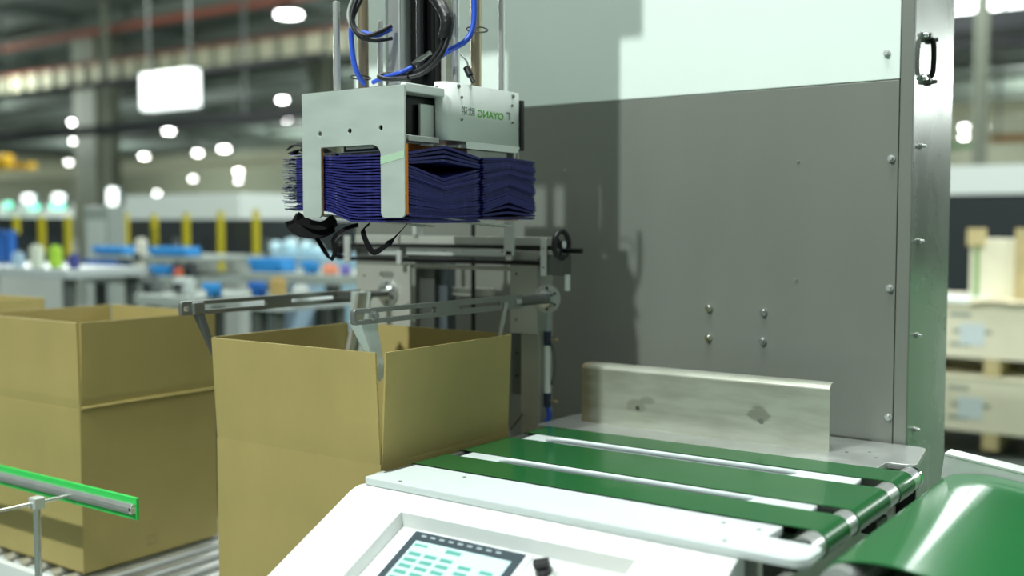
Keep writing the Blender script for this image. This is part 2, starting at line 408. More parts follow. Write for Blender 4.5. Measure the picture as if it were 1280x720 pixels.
# upright fence plate with folded top
FX0, FX1, FY = -1.431, -.793, 2.31
fz0, fz1 = TZ, TZ + .150
fen = thing('fence_plate', (FX0, FY, TZ), 'stained upright steel fence plate with two holes at the back of the belt table', 'metal plate')
fo = [(FX0, fz0, 0), (FX1, fz0, 0), (FX1, fz1 - .014, 0), (FX0, fz1 - .014, .0)]
plate('upright_face', rnd_poly([(FX0, fz0, 0), (FX1, fz0, 0), (FX1, fz1 - .014, 0), (FX0, fz1 - .014, 0)]), [circ(-1.27, .949, .0062), circ(-.951, .951, .0072)], 1, FY, FY + .003, M_stain, fen)
fl = MB(); prof = [(FY, fz1 - .014)] + [(FY + .020 - .020 * math.cos(a), fz1 - .014 + .014 * math.sin(a)) for a in [math.pi / 2 * i / 6 for i in range(1, 7)]] + [(FY + .036, fz1)]
n = len(prof); vs = []
for i, (y, z) in enumerate(prof):
    inset = .014 * max(0, (i - 1) / (n - 1)) ** 2 if True else 0
    vs += [(FX0 + inset, y, z), (FX1 - .002 * i / n, y, z)]
vs2 = [(x, y + .002, z - .003) for x, y, z in vs]
fs = [(2 * i, 2 * i + 1, 2 * i + 3, 2 * i + 2) for i in range(n - 1)]
k = len(vs); fs += [tuple(k + q for q in reversed(f)) for f in fs]
fs += [(2 * i, 2 * i + 2, k + 2 * i + 2, k + 2 * i) for i in range(n - 1)] + [(2 * i + 1, k + 2 * i + 1, k + 2 * i + 3, 2 * i + 3) for i in range(n - 1)] + [(2 * n - 2, 2 * n - 1, k + 2 * n - 1, k + 2 * n - 2)]
fl.add(vs + vs2, fs, True).build('top_flange', M_stain, fen)
MB().box(FX0 + .02, FX1 - .01, FY + .003, FY + .045, TZ, TZ + .003).build('foot_flange', M_galv, fen)

# ---------------------------------------------------------------- control console
con = thing('control_console', (-1.07, 1.35, 0), 'white sloped control console with touch screen in front of the belt table', 'control panel')
SL = .52; cs = 1 / math.hypot(1, SL); nrm = Vector((0, -SL, 1)).normalized(); tdir = Vector((0, 1, SL)).normalized()
KX0, KX1 = -1.471, -.665
def cz(y): return .879 + (y - 1.520) * SL
# outer shell as strips around a rectangular recess
rx0, rx1, ry1, ry0 = -1.318, -.822, 1.492, 1.16
def fil(x): return 0
shell = MB()
yf = 1.02
prof = [(1.595, TZ - .0155), (1.548, TZ - .0155), (1.536, .8835), (1.522, .8795)]
back = [(1.595, .62)]
top = prof + [(ry1, cz(ry1))]
side_poly = rnd_poly([(1.560, .8845, 0), (1.527, .8845, .022), (yf, cz(yf), .03), (yf, .50, 0), (1.560, .50, 0)], 8)
# left and right cheeks, rear strip, front strip
def strip(x0, x1, ya, yb):
    shell.add([(x0, ya, cz(ya)), (x1, ya, cz(ya)), (x1, yb, cz(yb)), (x0, yb, cz(yb)), (x0, ya, cz(ya) - .03), (x1, ya, cz(ya) - .03), (x1, yb, cz(yb) - .03), (x0, yb, cz(yb) - .03)],
              [(0, 1, 2, 3), (7, 6, 5, 4), (0, 4, 5, 1), (1, 5, 6, 2), (2, 6, 7, 3), (3, 7, 4, 0)])
chk = MB().prism(side_poly, 0, KX0, rx0).build('left_cheek', M_console, con, .0025, 3)
chk2 = MB().prism(side_poly, 0, rx1, KX1).build('right_cheek', M_console, con, .0025, 3)
MB().prism(rnd_poly([(1.560, .8845, 0), (1.527, .8845, .022), (ry1, cz(ry1), 0)], 8) [:-1] + [(ry1, cz(ry1)), (ry1 + .006, cz(ry1) - .04), (1.560, .80)], 0, rx0, rx1).build('rear_cover', M_console, con)
MB().prism([(ry0, cz(ry0)), (yf, cz(yf)), (yf, .50), (ry0, .50)], 0, rx0, rx1).build('front_cover', M_console, con)
RD = .027
def rec(x, y, h=0.0):      # point on the recess floor, h above it
    b = Vector((x, y, cz(y))) - nrm * RD + nrm * h; return b
def quadbox(mb, x0, x1, y0, y1, h0, h1):
    vs = [rec(x, y, h) for x in (x0, x1) for y in (y0, y1) for h in (h0, h1)]
    return mb.add(vs, [(0, 1, 3, 2), (4, 6, 7, 5), (0, 4, 5, 1), (2, 3, 7, 6), (0, 2, 6, 4), (1, 5, 7, 3)])
quadbox(MB(), rx0 - .001, rx1 + .001, ry0 - .03, ry1 + .012, -.01, 0).build('recess_floor', M_console, con)
M_bez = mat('screen_bezel', '3d4a50', .3)
M_bezw = mat('screen_surround', 'dfe8e8', .3)
M_scr = mat('screen_lit', 'b9d6d6', .2, emit=.12)
M_key = mat('screen_fields', '5c9f92', .3, emit=.05)
hx0, hx1, hy1 = -1.276, -1.030, 1.476
hy0 = hy1 - .17
hmi = quadbox(MB(), hx0 - .006, hx1 + .012, hy0 - .01, hy1 + .004, 0, .004).build('screen_surround', M_bezw, con, .001)
quadbox(MB(), hx0, hx1, hy0, hy1, .004, .0055).build('screen_bezel', M_bez, con)
sx0, sx1, sy1, sy0 = hx0 + .017, hx1 - .017, hy1 - .020, hy0 + .014
quadbox(MB(), sx0, sx1, sy0, sy1, .0055, .006).build('screen', M_scr, con, label='lit pale cyan touch screen')
kb = MB(); W_ = sx1 - sx0
for ci, (cx, w0) in enumerate(((.03, .13), (.20, .13), (.37, .13), (.58, .13), (.80, .13))):
    for ri in range(7):
        y = sy1 - .024 - ri * .0135 - (.006 if ci > 2 else 0)
        if ci == 4 and ri in (2, 5): continue
        if y - .007 < sy0: continue
        quadbox(MB(), sx0 + cx * W_, sx0 + (cx + w0) * W_, y - .0075, y, .006, .0063).build('screen_field', M_key, con)
quadbox(MB(), sx0 + .36 * W_, sx0 + .52 * W_, sy1 - .013, sy1 - .005, .006, .0063).build('screen_field', M_key, con)
quadbox(MB(), sx0 + .02 * W_, sx0 + .16 * W_, sy1 - .011, sy1 - .006, .006, .0063).build('screen_field', M_key, con)
for i in range(9): quadbox(MB(), hx0 + .02 + i * .021, hx0 + .031 + i * .021, hy1 - .010, hy1 - .006, .0055, .0058).build('bezel_mark', mat('bezel_marks', '9aa9ad', .4), con)
kc = rec(-.972, 1.447); kt = kc + nrm * .028
MB().cyl(kc, kc + nrm * .012, .016, 28).build('knob_collar', M_chrome, con)
kn = MB(); a = Vector((math.cos(.45), math.sin(.45) * cs, math.sin(.45) * SL * cs)).normalized(); b = nrm.cross(a)
base = kc + nrm * .012
kn.cyl(base, base + nrm * .010, .0125, 24)
vs = [base + nrm * (.008 + .016 * i) + a * (sx * .0135) + b * (sy * .006) for i in (0, 1) for sx in (-1, 1) for sy in (-1, 1)]
kn.add(vs, [(0, 1, 3, 2), (4, 6, 7, 5), (0, 4, 5, 1), (2, 3, 7, 6), (0, 2, 6, 4), (1, 5, 7, 3)])
kn.build('selector_knob', M_black, con, .001, label='black selector knob')
ec = rec(-.873, 1.440)
MB().cyl(ec, ec + nrm * .010, .017, 28).build('button_collar', M_chrome, con)
MB().cyl(ec + nrm * .010, ec + nrm * .020, .0145, 28, .0125).build('push_button', mat('amber_button', 'f2a020', .3), con, .0015, label='amber push button')
MB().box(KX0 + .05, KX1 - .05, 1.06, 1.54, 0, .50).build('pedestal', M_white, con, .004)

# ---------------------------------------------------------------- discharge conveyor on the right
dis = thing('discharge_conveyor', (0.0, 1.93, 0), 'wide green discharge belt sloping down at the right behind the table end', 'conveyor')
DY0, DY1 = 1.585, 2.275
pr = .062; pcx, pcz = -.430, TZ - .012 - pr + .008
sl = math.radians(7.5); Lb = 1.55
def beltprof(rad):
    q = []; o_ = rad - pr
    ex, ez = pcx + Lb * math.cos(sl), pcz - Lb * math.sin(sl)
    rs = .030; Rb = .30                                 # small nose, then a gently crowned bed
    a0 = math.radians(68); ca = Vector((pcx + pr * math.sin(sl), pcz + pr * math.cos(sl)))      # bed meets the slope here
    cb = ca - Vector((math.sin(sl), math.cos(sl))) * Rb
    te = math.radians(102); pe = cb + Vector((math.cos(te), math.sin(te))) * (Rb - rs)
    for i in range(20):
        a = math.radians(262) - (math.radians(262) - te) * i / 19; q.append((pe.x + (rs + o_) * math.cos(a), pe.y + (rs + o_) * math.sin(a)))
    t1 = math.radians(90) - sl
    for i in range(1, 17):
        a = te + (t1 - te) * i / 16; q.append((cb.x + (Rb + o_) * math.cos(a), cb.y + (Rb + o_) * math.sin(a)))
    for i in range(17):
        a = math.radians(90) - sl - math.radians(180) * i / 16; q.append((ex + rad * math.cos(a), ez + rad * math.sin(a)))
    return q
NOSE = Vector((pcx + pr * math.sin(sl), pcz + pr * math.cos(sl))) - Vector((math.sin(sl), math.cos(sl))) * .30 + Vector((math.cos(math.radians(102)), math.sin(math.radians(102)))) * .27
A = beltprof(pr + .003); B = beltprof(pr + .0001); n = len(A)
vs = [(x, DY0, z) for x, z in A] + [(x, DY1, z) for x, z in A] + [(x, DY0, z) for x, z in B] + [(x, DY1, z) for x, z in B]
fs = []
for i in range(n):
    j = (i + 1) % n
    fs += [(i, j, n + j, n + i), (2 * n + i, 3 * n + i, 3 * n + j, 2 * n + j), (i, 2 * n + i, 2 * n + j, j), (n + i, n + j, 3 * n + j, 3 * n + i)]
o = MB().add(vs, fs).build('belt', M_green2, dis, label='wide glossy green belt')
for p in o.data.polygons: p.use_smooth = abs(p.normal.y) < .5
MB().cyl((NOSE.x, DY0 - .03, NOSE.y), (NOSE.x, DY1 + .02, NOSE.y), .0295, 40).build('head_pulley', M_roller, dis, label='chrome head pulley')
MB().cyl((NOSE.x, DY0 - .06, NOSE.y), (NOSE.x, DY0 - .03, NOSE.y), .014, 24).build('shaft', M_chrome, dis)
ex, ez = pcx + Lb * math.cos(sl), pcz - Lb * math.sin(sl)
MB().cyl((ex, DY0 - .02, ez), (ex, DY1 + .02, ez), pr, 32).build('tail_pulley', M_roller, dis)
def along(x0, x1, h0, h1, y0, y1, m, name, bev=.002, label=None):
    vs = []
    for t in (x0, x1):
        for y in (y0, y1):
            for h in (h0, h1): vs.append((pcx + t * math.cos(sl) + h * math.sin(sl), y, pcz - t * math.sin(sl) + h * math.cos(sl)))
    return MB().add(vs, [(0, 1, 3, 2), (4, 6, 7, 5), (0, 4, 5, 1), (2, 3, 7, 6), (0, 2, 6, 4), (1, 5, 7, 3)]).build(name, m, dis, bev, label=label)
along(-.125, 1.62, pr + .018, pr + .024, DY1 + .002, DY1 + .05, M_aluflat, 'side_guide', .001, 'pale aluminium side guide')
along(-.125, 1.62, pr - .030, pr + .019, DY1 + .004, DY1 + .009, M_aluflat, 'side_guide_web', .001)
along(.06, 1.60, -.05, pr - .03, DY1 + .02, DY1 + .05, M_frame, 'side_beam')
along(.06, 1.60, -.05, pr - .02, DY0 - .06, DY0 - .035, M_frame, 'side_beam')
for t in (.06, .30, .54): 
    q = Vector((pcx + t * math.cos(sl) + (pr + .024) * math.sin(sl), DY1 + .028, pcz - t * math.sin(sl) + (pr + .024) * math.cos(sl)))
    MB().cyl(q, q + Vector((0, 0, .003)), .006, 16).build('bolt', M_darksteel, dis)
for t in (.25, 1.35):
    for y in (DY0 - .055, DY1 + .022):
        MB().box(pcx + t, pcx + t + .04, y, y + .03, 0, pcz - t * math.sin(sl) - .03).build('leg', M_frame, dis, .002)
# ---------------------------------------------------------------- cartons
def make_carton(label, lean=.012, cre=.0016):
    W, D, Hb, Hf, t = .515, .452, .445, .235, .005
    c = thing('cardboard_carton', (0, 0, 0), label, 'box')
    b = MB()
    b.box(0, W, 0, D, 0, t); b.box(0, W, 0, t, 0, Hb); b.box(0, W, D - t, D, 0, Hb); b.box(0, t, t, D - t, 0, Hb); b.box(W - t, W, t, D - t, 0, Hb)
    b.build('body', M_card, c)
    def flap(kind):
        mb = MB(); z0, z1 = Hb, Hb + Hf; L = lean
        N = 8
        if kind in ('front', 'rear'):
            y = 0 if kind == 'front' else D; s_ = -1 if kind == 'front' else 1
            for i in range(N):
                za, zb = z0 + Hf * i / N, z0 + Hf * (i + 1) / N
                fa, fb = s_ * (L * (i / N) - (cre if i == 0 else 0)), s_ * (L * ((i + 1) / N))
                g = .0015
                ya, yb = y + fa, y + fb; ti = -s_ * t
                mb.add([(g, ya, za), (W - g, ya, za), (W - g, yb, zb), (g, yb, zb), (g, ya + ti, za), (W - g, ya + ti, za), (W - g, yb + ti, zb), (g, yb + ti, zb)],
                       [(0, 1, 2, 3), (7, 6, 5, 4), (1, 5, 6, 2), (0, 3, 7, 4)] + ([(3, 2, 6, 7)] if i == N - 1 else []) + ([(0, 4, 5, 1)] if i == 0 else []))
        else:
            x = 0 if kind == 'left' else W; s_ = -1 if kind == 'left' else 1
            for i in range(N):
                za, zb = z0 + Hf * i / N, z0 + Hf * (i + 1) / N
                fa, fb = s_ * (L * (i / N) - (cre if i == 0 else 0)), s_ * (L * ((i + 1) / N))
                g = .0055
                xa, xb = x + fa, x + fb; ti = -s_ * t
                mb.add([(xa, g, za), (xa, D - g, za), (xb, D - g, zb), (xb, g, zb), (xa + ti, g, za), (xa + ti, D - g, za), (xb + ti, D - g, zb), (xb + ti, g, zb)],
                       [(0, 1, 2, 3), (7, 6, 5, 4), (1, 5, 6, 2), (0, 3, 7, 4)] + ([(3, 2, 6, 7)] if i == N - 1 else []) + ([(0, 4, 5, 1)] if i == 0 else []))
        bmv = mb.build('flap', M_card, c)
        bm = bmesh.new(); bm.from_mesh(bmv.data); bmesh.ops.remove_doubles(bm, verts=bm.verts, dist=1e-5); bmesh.ops.recalc_face_normals(bm, faces=bm.faces); bm.to_mesh(bmv.data); bm.free()
    for k in ('front', 'right', 'rear', 'left'): flap(k)
    return c
CZ = .457
c1 = make_carton('open cardboard carton held under the gripper with flaps upright', .013, .0002); c1.location = (-2.012, 1.632, CZ)
c2 = make_carton('open cardboard carton with a creased side standing left of the gripper carton', .004); c2.location = (-3.115, 1.655, CZ)
c3 = copy_tree(c2); c3['label'] = 'cardboard carton at the left edge, only its rim showing beyond another carton'; c3.location = (-4.10, 1.70, CZ)
for c in (c1, c2, c3): c['group'] = 'open cartons on the roller conveyor'
# crease ridge and faint handling mark of the second carton
cr = MB(); 
for (z, h) in ((.449, .004),): cr.tube([(-3.115 + .515 + .0005, 1.66, CZ + z), (-3.115 + .515 + .002, 1.88, CZ + z + .001), (-3.115 + .515 + .0005, 2.10, CZ + z)], .0035, 8)
cr.build('crease', M_card, c2)
M_mark = mat('faint_print', '8d7d55', .6)
mk = MB(); mx = -3.115 + .515 + .0004
for (y, s_) in ((1.862, 1), (1.882, -1)):
    for k in range(3):
        a0 = k * 2.09
        mk.add([(mx, y + .006 * math.cos(a0 + d) , CZ + .05 + .006 * math.sin(a0 + d)) for d in (0, .9, 1.2)] + [(mx, y + .009 * math.cos(a0 + d), CZ + .05 + .009 * math.sin(a0 + d)) for d in (1.3, .6, 0)], [(0, 1, 2, 3, 4, 5)])
mk.add([(mx, 1.853, CZ + .033), (mx, 1.893, CZ + .033), (mx, 1.893, CZ + .030), (mx, 1.853, CZ + .030)], [(0, 1, 2, 3)])
mk.build('recycling_mark', M_mark, c2, label='faint printed recycling marks')

# ---------------------------------------------------------------- roller conveyor
rc = thing('roller_conveyor', (-2.6, 1.88, 0), 'roller conveyor with steel rollers carrying the cardboard cartons', 'conveyor')
rp = None; i = 0; x = -4.35
while x < -1.50:
    if rp is None: rp = MB().cyl((x, 1.62, CZ - .026), (x, 2.245, CZ - .026), .025, 24).build('roller', M_roller, rc)
    else:
        q = rp.copy(); COL.objects.link(q); q.location = (i * .078, 0, 0)
    i += 1; x += .078
for y in (1.60, 2.245): MB().box(-4.4, -1.49, y, y + .02, CZ - .11, CZ - .012).build('side_rail', M_frame if y > 2 else M_white, rc, .002)
for x in (-4.2, -2.9, -1.6):
    for y in (1.60, 2.235): MB().box(x, x + .05, y, y + .03, 0, CZ - .11).build('leg', M_darksteel, rc, .002)

# ---------------------------------------------------------------- guide rail bottom left
gr = thing('guide_rail', (-2.34, 1.49, 0), 'green-lined aluminium guide rail on a thin post at the lower left', 'rail')
GX0, GX1, gz = -4.1, -2.134, .741
MB().box(GX0, GX1, 1.496, 1.504, gz - .026, gz + .026).build('green_liner', M_glime, gr, .001, label='bright green plastic liner')
MB().prism([(1.496, gz - .012), (1.496, gz + .012), (1.488, gz + .012), (1.484, gz + .004), (1.484, gz - .004), (1.488, gz - .012)], 0, GX0, GX1 - .004).build('rail_profile', M_alu, gr, .001)
MB().box(GX1 - .012, GX1 - .003, 1.484, 1.496, gz - .010, gz + .004).build('end_clip', M_aluflat, gr)
bx = -2.385
MB().cyl((bx, 1.484, gz - .002), (bx, .98, gz - .002), .0045, 14).build('cross_rod', M_chrome, gr)
MB().box(bx - .014, bx + .014, 1.386, 1.414, gz - .016, gz + .012).build('clamp_block', M_aluflat, gr, .003)
MB().cyl((bx, 1.400, 0.0), (bx, 1.400, gz + .008), .0085, 18).build('post', M_chrome, gr)
MB().cyl((bx, 1.400, 0.0), (bx, 1.400, .012), .04, 24).build('post_foot', M_darksteel, gr)

# ---------------------------------------------------------------- opening station: frame and swing arms
st = thing('flap_opening_station', (-1.9, 2.3, 0), 'aluminium flap opening frame with crank rods and two long arms beside the cabinet', 'machine')
FYr = 2.30
MB().box(-2.03, -1.525, FYr, FYr + .03, 1.343, 1.366).build('top_rail', M_frame, st, .001)
MB().box(-2.20, -2.034, FYr - .004, FYr + .03, 1.340, 1.368).build('top_rail', M_frame, st, .001)
plate('guide_strip', rnd_poly([(-2.0, 1.314, .001), (-1.63, 1.314, .001), (-1.63, 1.334, .001), (-2.0, 1.334, .001)]), [circ(-1.93 + i * .066, 1.326, .0022, 8) for i in range(5)], 1, FYr - .008, FYr - .002, M_aluflat, st, .0005)
plate('guide_strip', rnd_poly([(-2.14, 1.312, .001), (-2.03, 1.312, .001), (-2.03, 1.334, .001), (-2.14, 1.334, .001)]), [circ(-2.11, 1.323, .0022, 8)], 1, FYr - .008, FYr - .002, M_aluflat, st, .0005)
MB().box(-2.20, -1.54, FYr, FYr + .02, 1.306, 1.334).build('cross_beam', M_darksteel, st)
MB().box(-2.04, -1.63, FYr - .002, FYr + .02, 1.277, 1.288).build('lower_rail', M_frame, st, .001)
MB().cyl((-2.225, FYr - .018, 1.340), (-1.50, FYr - .018, 1.340), .0058, 14).build('crank_rod', M_blackm, st)
MB().cyl((-2.215, FYr - .018, 1.300), (-1.535, FYr - .018, 1.300), .0062, 14).build('crank_rod', M_blackm, st)
plate('end_bracket', rnd_poly([(-1.532, 1.268, .002), (-1.515, 1.268, .002), (-1.515, 1.364, .002), (-1.532, 1.364, .002)]), [circ(-1.5235, 1.29, .0028, 10), circ(-1.5235, 1.338, .0028, 10)], 1, FYr - .028, FYr - .022, M_aluflat, st, .0005)
MB().box(-1.531, -1.475, FYr - .02, FYr + .03, 1.270, 1.322).build('gear_housing', M_darksteel, st, .002)
plate('end_bracket', rnd_poly([(-2.222, 1.29, .002), (-2.200, 1.29, .002), (-2.200, 1.366, .002), (-2.222, 1.366, .002)]), [circ(-2.211, 1.305, .0025, 10), circ(-2.211, 1.35, .0025, 10)], 1, FYr - .028, FYr - .022, M_aluflat, st, .0005)
def handwheel(x, z, r, sgn, parent, hl):
    cy = FYr - .018
    w_ = MB().ring((x, cy, z), (1, 0, 0), r, .0070, 36, 10)
    for k in range(3):
        a = k * 2.094 + .4; w_.cyl((x, cy, z), (x, cy + r * math.cos(a), z + r * math.sin(a)), .0045, 10)
    w_.cyl((x - .008, cy, z), (x + .008, cy, z), .011, 20)
    h = w_.build('handwheel', M_black, parent, label='black crank handwheel')
    MB().cyl((x + sgn * .008, cy, z), (x + sgn * .0095, cy, z), .0095, 20).build('hub_cap', M_pale, h)
    MB().cyl((x, cy + r * .25, z - r * .45), (x + sgn * hl, cy + r * .25, z - r * .45), .0062, 16, .0068).build('crank_handle', M_blackm, h)
handwheel(-1.475, 1.348, .034, 1, st, .055)
handwheel(-2.245, 1.332, .030, -1, st, .03)
MB().cyl((-1.462, FYr - .01, 1.232), (-1.462, FYr - .01, 1.272), .008, 14).build('lock_pin', M_aluflat, st)
for (x0, x1, z0, z1) in ((-1.642, -1.612, 1.318, 1.41), (-1.636, -1.618, 1.306, 1.33)):
    plate('slide_bracket', rnd_poly([(x0, z0, .001), (x1, z0, .001), (x1, z1, .001), (x0, z1, .001)]), [circ((x0 + x1) / 2, z1 - .012, .003, 10)], 1, FYr - .034, FYr - .026, M_aluflat, st, .0005)
MB().box(-2.012, -1.996, FYr - .036, FYr - .028, 1.288, 1.326).build('slide_bracket', M_aluflat, st, .001)
MB().box(-1.975, -1.962, FYr - .01, FYr + .02, 1.37, 1.44).build('slide_bracket', M_aluflat, st, .001)
# right carriage plate and column
plate('carriage_plate', rnd_poly([(-1.640, 1.115, .002), (-1.553, 1.115, .004), (-1.553, 1.30, .004), (-1.545, 1.33, 0), (-1.640, 1.33, .002)]), [circ(-1.62, 1.27, .004, 10), circ(-1.62, 1.15, .003, 10)], 1, FYr - .010, FYr - .003, M_frame, st, .0008)
MB().box(-1.612, -1.552, FYr + .0, FYr + .06, .0, 1.34).build('column', M_frame, st, .002)
MB().box(-1.650, -1.612, FYr + .01, FYr + .05, .95, 1.345).build('linear_guide', mat('guide_blue_grey', '6f7a80', .35, metal=.6), st, .001)
for z in (1.00, 1.06, 1.12, 1.18): MB().cyl((-1.631, FYr + .011, z), (-1.631, FYr + .007, z), .003, 10).build('screw', M_black, st)
# left carriage plate
plate('carriage_plate', rnd_poly([(-2.19, 1.10, .002), (-1.985, 1.10, .02), (-1.985, 1.285, .005), (-2.19, 1.285, .01)]),
      [circ(-2.16, 1.25, .005, 10), circ(-1.995, 1.175, .004, 10), slot(-2.10, -2.045, 1.255, .018)], 1, FYr - .010, FYr - .003, M_frame, st, .0008)
MB().box(-2.00, -1.93, FYr + .03, FYr + .07, 0.0, 1.30).build('column', M_darksteel, st, .002)
MB().box(-1.93, -1.90, FYr + .05, FYr + .09, .0, 1.29).build('column', mat('guide_blue_grey', '6f7a80', .35, metal=.6), st, .002)
MB().cyl((-1.815, FYr + .06, .6), (-1.815, FYr + .06, 1.42), .006, 14).build('vertical_rod', M_black, st)
MB().box(-1.905, -1.762, FYr + .075, FYr + .09, 1.20, 1.222).build('tie_bar', M_frame, st, .001)
# pneumatic fittings at the column's right
MB().cyl((-1.535, FYr + .01, .96), (-1.535, FYr + .01, 1.11), .0085, 16).build('air_cylinder', M_white, st, label='white air cylinder')
MB().cyl((-1.535, FYr + .01, 1.11), (-1.535, FYr + .01, 1.17), .0045, 16).build('air_hose', mat('clear_hose', '9fb0b0', .3), st)
for z in (1.105, .945):
    MB().cyl((-1.535, FYr + .01, z - .018), (-1.535, FYr + .01, z + .018), .0105, 14).build('hose_fitting', mat('navy_fitting', '1b2b45', .4), st)
    MB().cyl((-1.528, FYr + .01, z), (-1.498, FYr + .0, z), .0035, 10).build('flow_knob', M_bronze, st)
MB().tube([(-1.535, FYr + .01, .93), (-1.530, FYr + .01, .90), (-1.545, FYr + .0, .86), (-1.56, FYr - .01, .80)], .007, 12).build('air_hose', M_blue, st, label='blue air hose')
MB().tube([(-1.522, FYr + .012, 1.09), (-1.512, FYr + .012, 1.04), (-1.522, FYr + .012, .985)], .004, 10).build('air_hose', M_darksteel, st)
MB().cyl((-1.64, FYr - .01, .86), (-1.60, FYr - .01, .905), .004, 10).build('tie_rod', M_steel, st)

def arm(X, flY, z, lo, shaft_r, parent):
    """slotted swing arm running towards the camera along -Y from its flange"""
    root = MB().cyl((X, flY, z), (X, flY - .008, z), .037, 36)
    fl = root.build('flange', M_alu, parent, .001)
    for k in range(6):
        a = math.radians(30 + k * 60); MB().cyl((X + .027 * math.cos(a), flY - .0085, z + .027 * math.sin(a)), (X + .027 * math.cos(a), flY - .0075, z + .027 * math.sin(a)), .0042, 12).build('flange_hole', M_black, fl)
    MB().cyl((X, flY - .008, z), (X, flY - .022, z), .022, 28).build('flange_hub', M_chrome, fl)
    MB().cyl((X, flY - .022, z), (X, flY - .13, z), shaft_r, 24).build('arm_shaft', M_darksteel, parent)
    MB().cyl((X, flY - .13, z), (X, flY - .155, z), shaft_r * .85, 24).build('shaft_clamp', M_chrome, parent)
    y0, y1 = 1.576, flY - .12
    hh = .0165
    plate('swing_arm', rnd_poly([(y0, z - hh + lo, .008), (y1, z - hh, .002), (y1, z + hh, .002), (y0, z + hh + lo, .008)]),
          [slot(y0 + .006, y0 + .26, z + lo * .7, .013), slot(y0 + .34, y0 + .50, z + lo * .25, .009)], 0, X - .006, X + .006, M_steel, parent, .0008, label='slotted steel arm')
arm(-1.52, 2.292, 1.210, .002, .0125, st)
arm(-2.067, 2.292, 1.204, .000, .010, st)
MB().cyl((-1.513, 1.628, 1.213), (-1.500, 1.628, 1.213), .0078, 6).cyl((-1.513, 1.628, 1.213), (-1.510, 1.628, 1.213), .0105, 18).build('arm_bolt', M_chrome, st)
# fingers that spread the flaps
def bent(name, P, Q, w, v, th=.003, m=M_steel):     # L-angle finger from P (top) to Q (bottom): leg facing -Y (width w) and leg facing +X
    P = Vector(P); Q = Vector(Q)
    mb = MB()
    a = [P + Vector((-w, 0, 0)), P, P + Vector((0, v, 0))]; b = [Q + Vector((-w * .6, 0, .02)), Q + Vector((0, 0, 0)), Q + Vector((0, v * .35, .012))]
    def slab(p0, p1, q0, q1, off):
        vs = [p0, p1, q1, q0]; off = Vector(off); vs2 = [x + off for x in vs]
        mb.add(vs + vs2, [(0, 1, 2, 3), (7, 6, 5, 4), (0, 4, 5, 1), (1, 5, 6, 2), (2, 6, 7, 3), (3, 7, 4, 0)])
    slab(a[0], a[1], b[0], b[1], (0, th, 0)); slab(a[1], a[2], b[1], b[2], (-th, 0, 0))
    return mb.build(name, m, st, .0006)
bent('spreader_finger', (-1.532, 1.612, 1.200), (-1.504, 1.640, 1.075), .034, .050, m=M_galv)
bent('spreader_finger', (-2.062, 1.612, 1.212), (-2.022, 1.645, 1.06), .022, .022, m=M_darksteel)
MB().box(-2.085, -2.055, 1.605, 1.640, 1.188, 1.218).build('finger_mount', M_steel, st, .004)
MB().add([(-2.000, 2.070, 1.222), (-1.930, 2.070, 1.222), (-1.950, 2.070, 1.06), (-2.008, 2.070, 1.06), (-2.000, 2.074, 1.222), (-1.930, 2.074, 1.222), (-1.950, 2.074, 1.06), (-2.008, 2.074, 1.06)],
         [(0, 1, 2, 3), (7, 6, 5, 4), (0, 4, 5, 1), (1, 5, 6, 2), (2, 6, 7, 3), (3, 7, 4, 0)]).build('spreader_finger', M_galv, st, .0006)
MB().add([(-1.952, 2.070, 1.222), (-1.938, 2.074, 1.222), (-1.985, 2.074, 1.06), (-1.995, 2.070, 1.06), (-1.952, 2.040, 1.222), (-1.946, 2.044, 1.222), (-1.985, 2.044, 1.06), (-1.995, 2.040, 1.06)],
         [(0, 1, 2, 3), (7, 6, 5, 4), (0, 4, 5, 1), (1, 5, 6, 2), (2, 6, 7, 3), (3, 7, 4, 0)]).build('finger_rib', M_aluflat, st)
MB().box(-2.067, -1.94, 2.079, 2.087, 1.200, 1.222).build('finger_mount', M_darksteel, st, .001)
MB().cyl((-1.512, 2.095, 1.212), (-1.524, 2.075, 1.09), .0055, 12).build('spreader_finger', M_frame, st)

# ---------------------------------------------------------------- gripper head
G0, G1, GY0, GY1, GT = -1.767, -1.469, 1.680, 2.090, 1.685
gp = thing('gripper_head', (-1.62, 1.88, 1.41), 'white and aluminium gripper head with hoses and guide rods above the carton', 'machine')
zb, zw = 1.413, 1.566
def fork(y0, y1, m, name, lab=None, holes=True, dx=0.0):
    return plate(name, rnd_poly([(G0, zb, .012), (-1.710, zb, .012), (-1.710, zw, .004), (-1.552 + dx, zw, .010), (-1.535 + dx, zw - .012, .012), (-1.535 + dx, zb, .012), (G1 + dx, zb, .012), (G1 + dx, GT, .001), (G0, GT, .001)]),
          [circ(-1.712, 1.596, .0055), circ(-1.623, 1.598, .0055), circ(-1.534, 1.600, .0055)] if holes else [], 1, y0, y1, m, gp, .0006, label=lab)
fork(GY0, GY0 + .005, M_galv, 'front_fork_plate', 'galvanised front plate with two gripping fingers')
fork(2.168, 2.173, M_galv, 'rear_fork_plate', dx=-.06)
for (x0, x1) in ((-1.765, -1.712), (-1.533, -1.4675)):
    MB().box(x0, x1, GY0 + .0055, GY0 + .010, zb + .006, 1.565).build('finger_liner', M_orange, gp)
    MB().box(x0 - (.06 if x0 > -1.6 else 0), x1 - (.06 if x0 > -1.6 else 0), 2.162, 2.1675, zb - .004, 1.565).build('finger_liner', M_orange, gp)
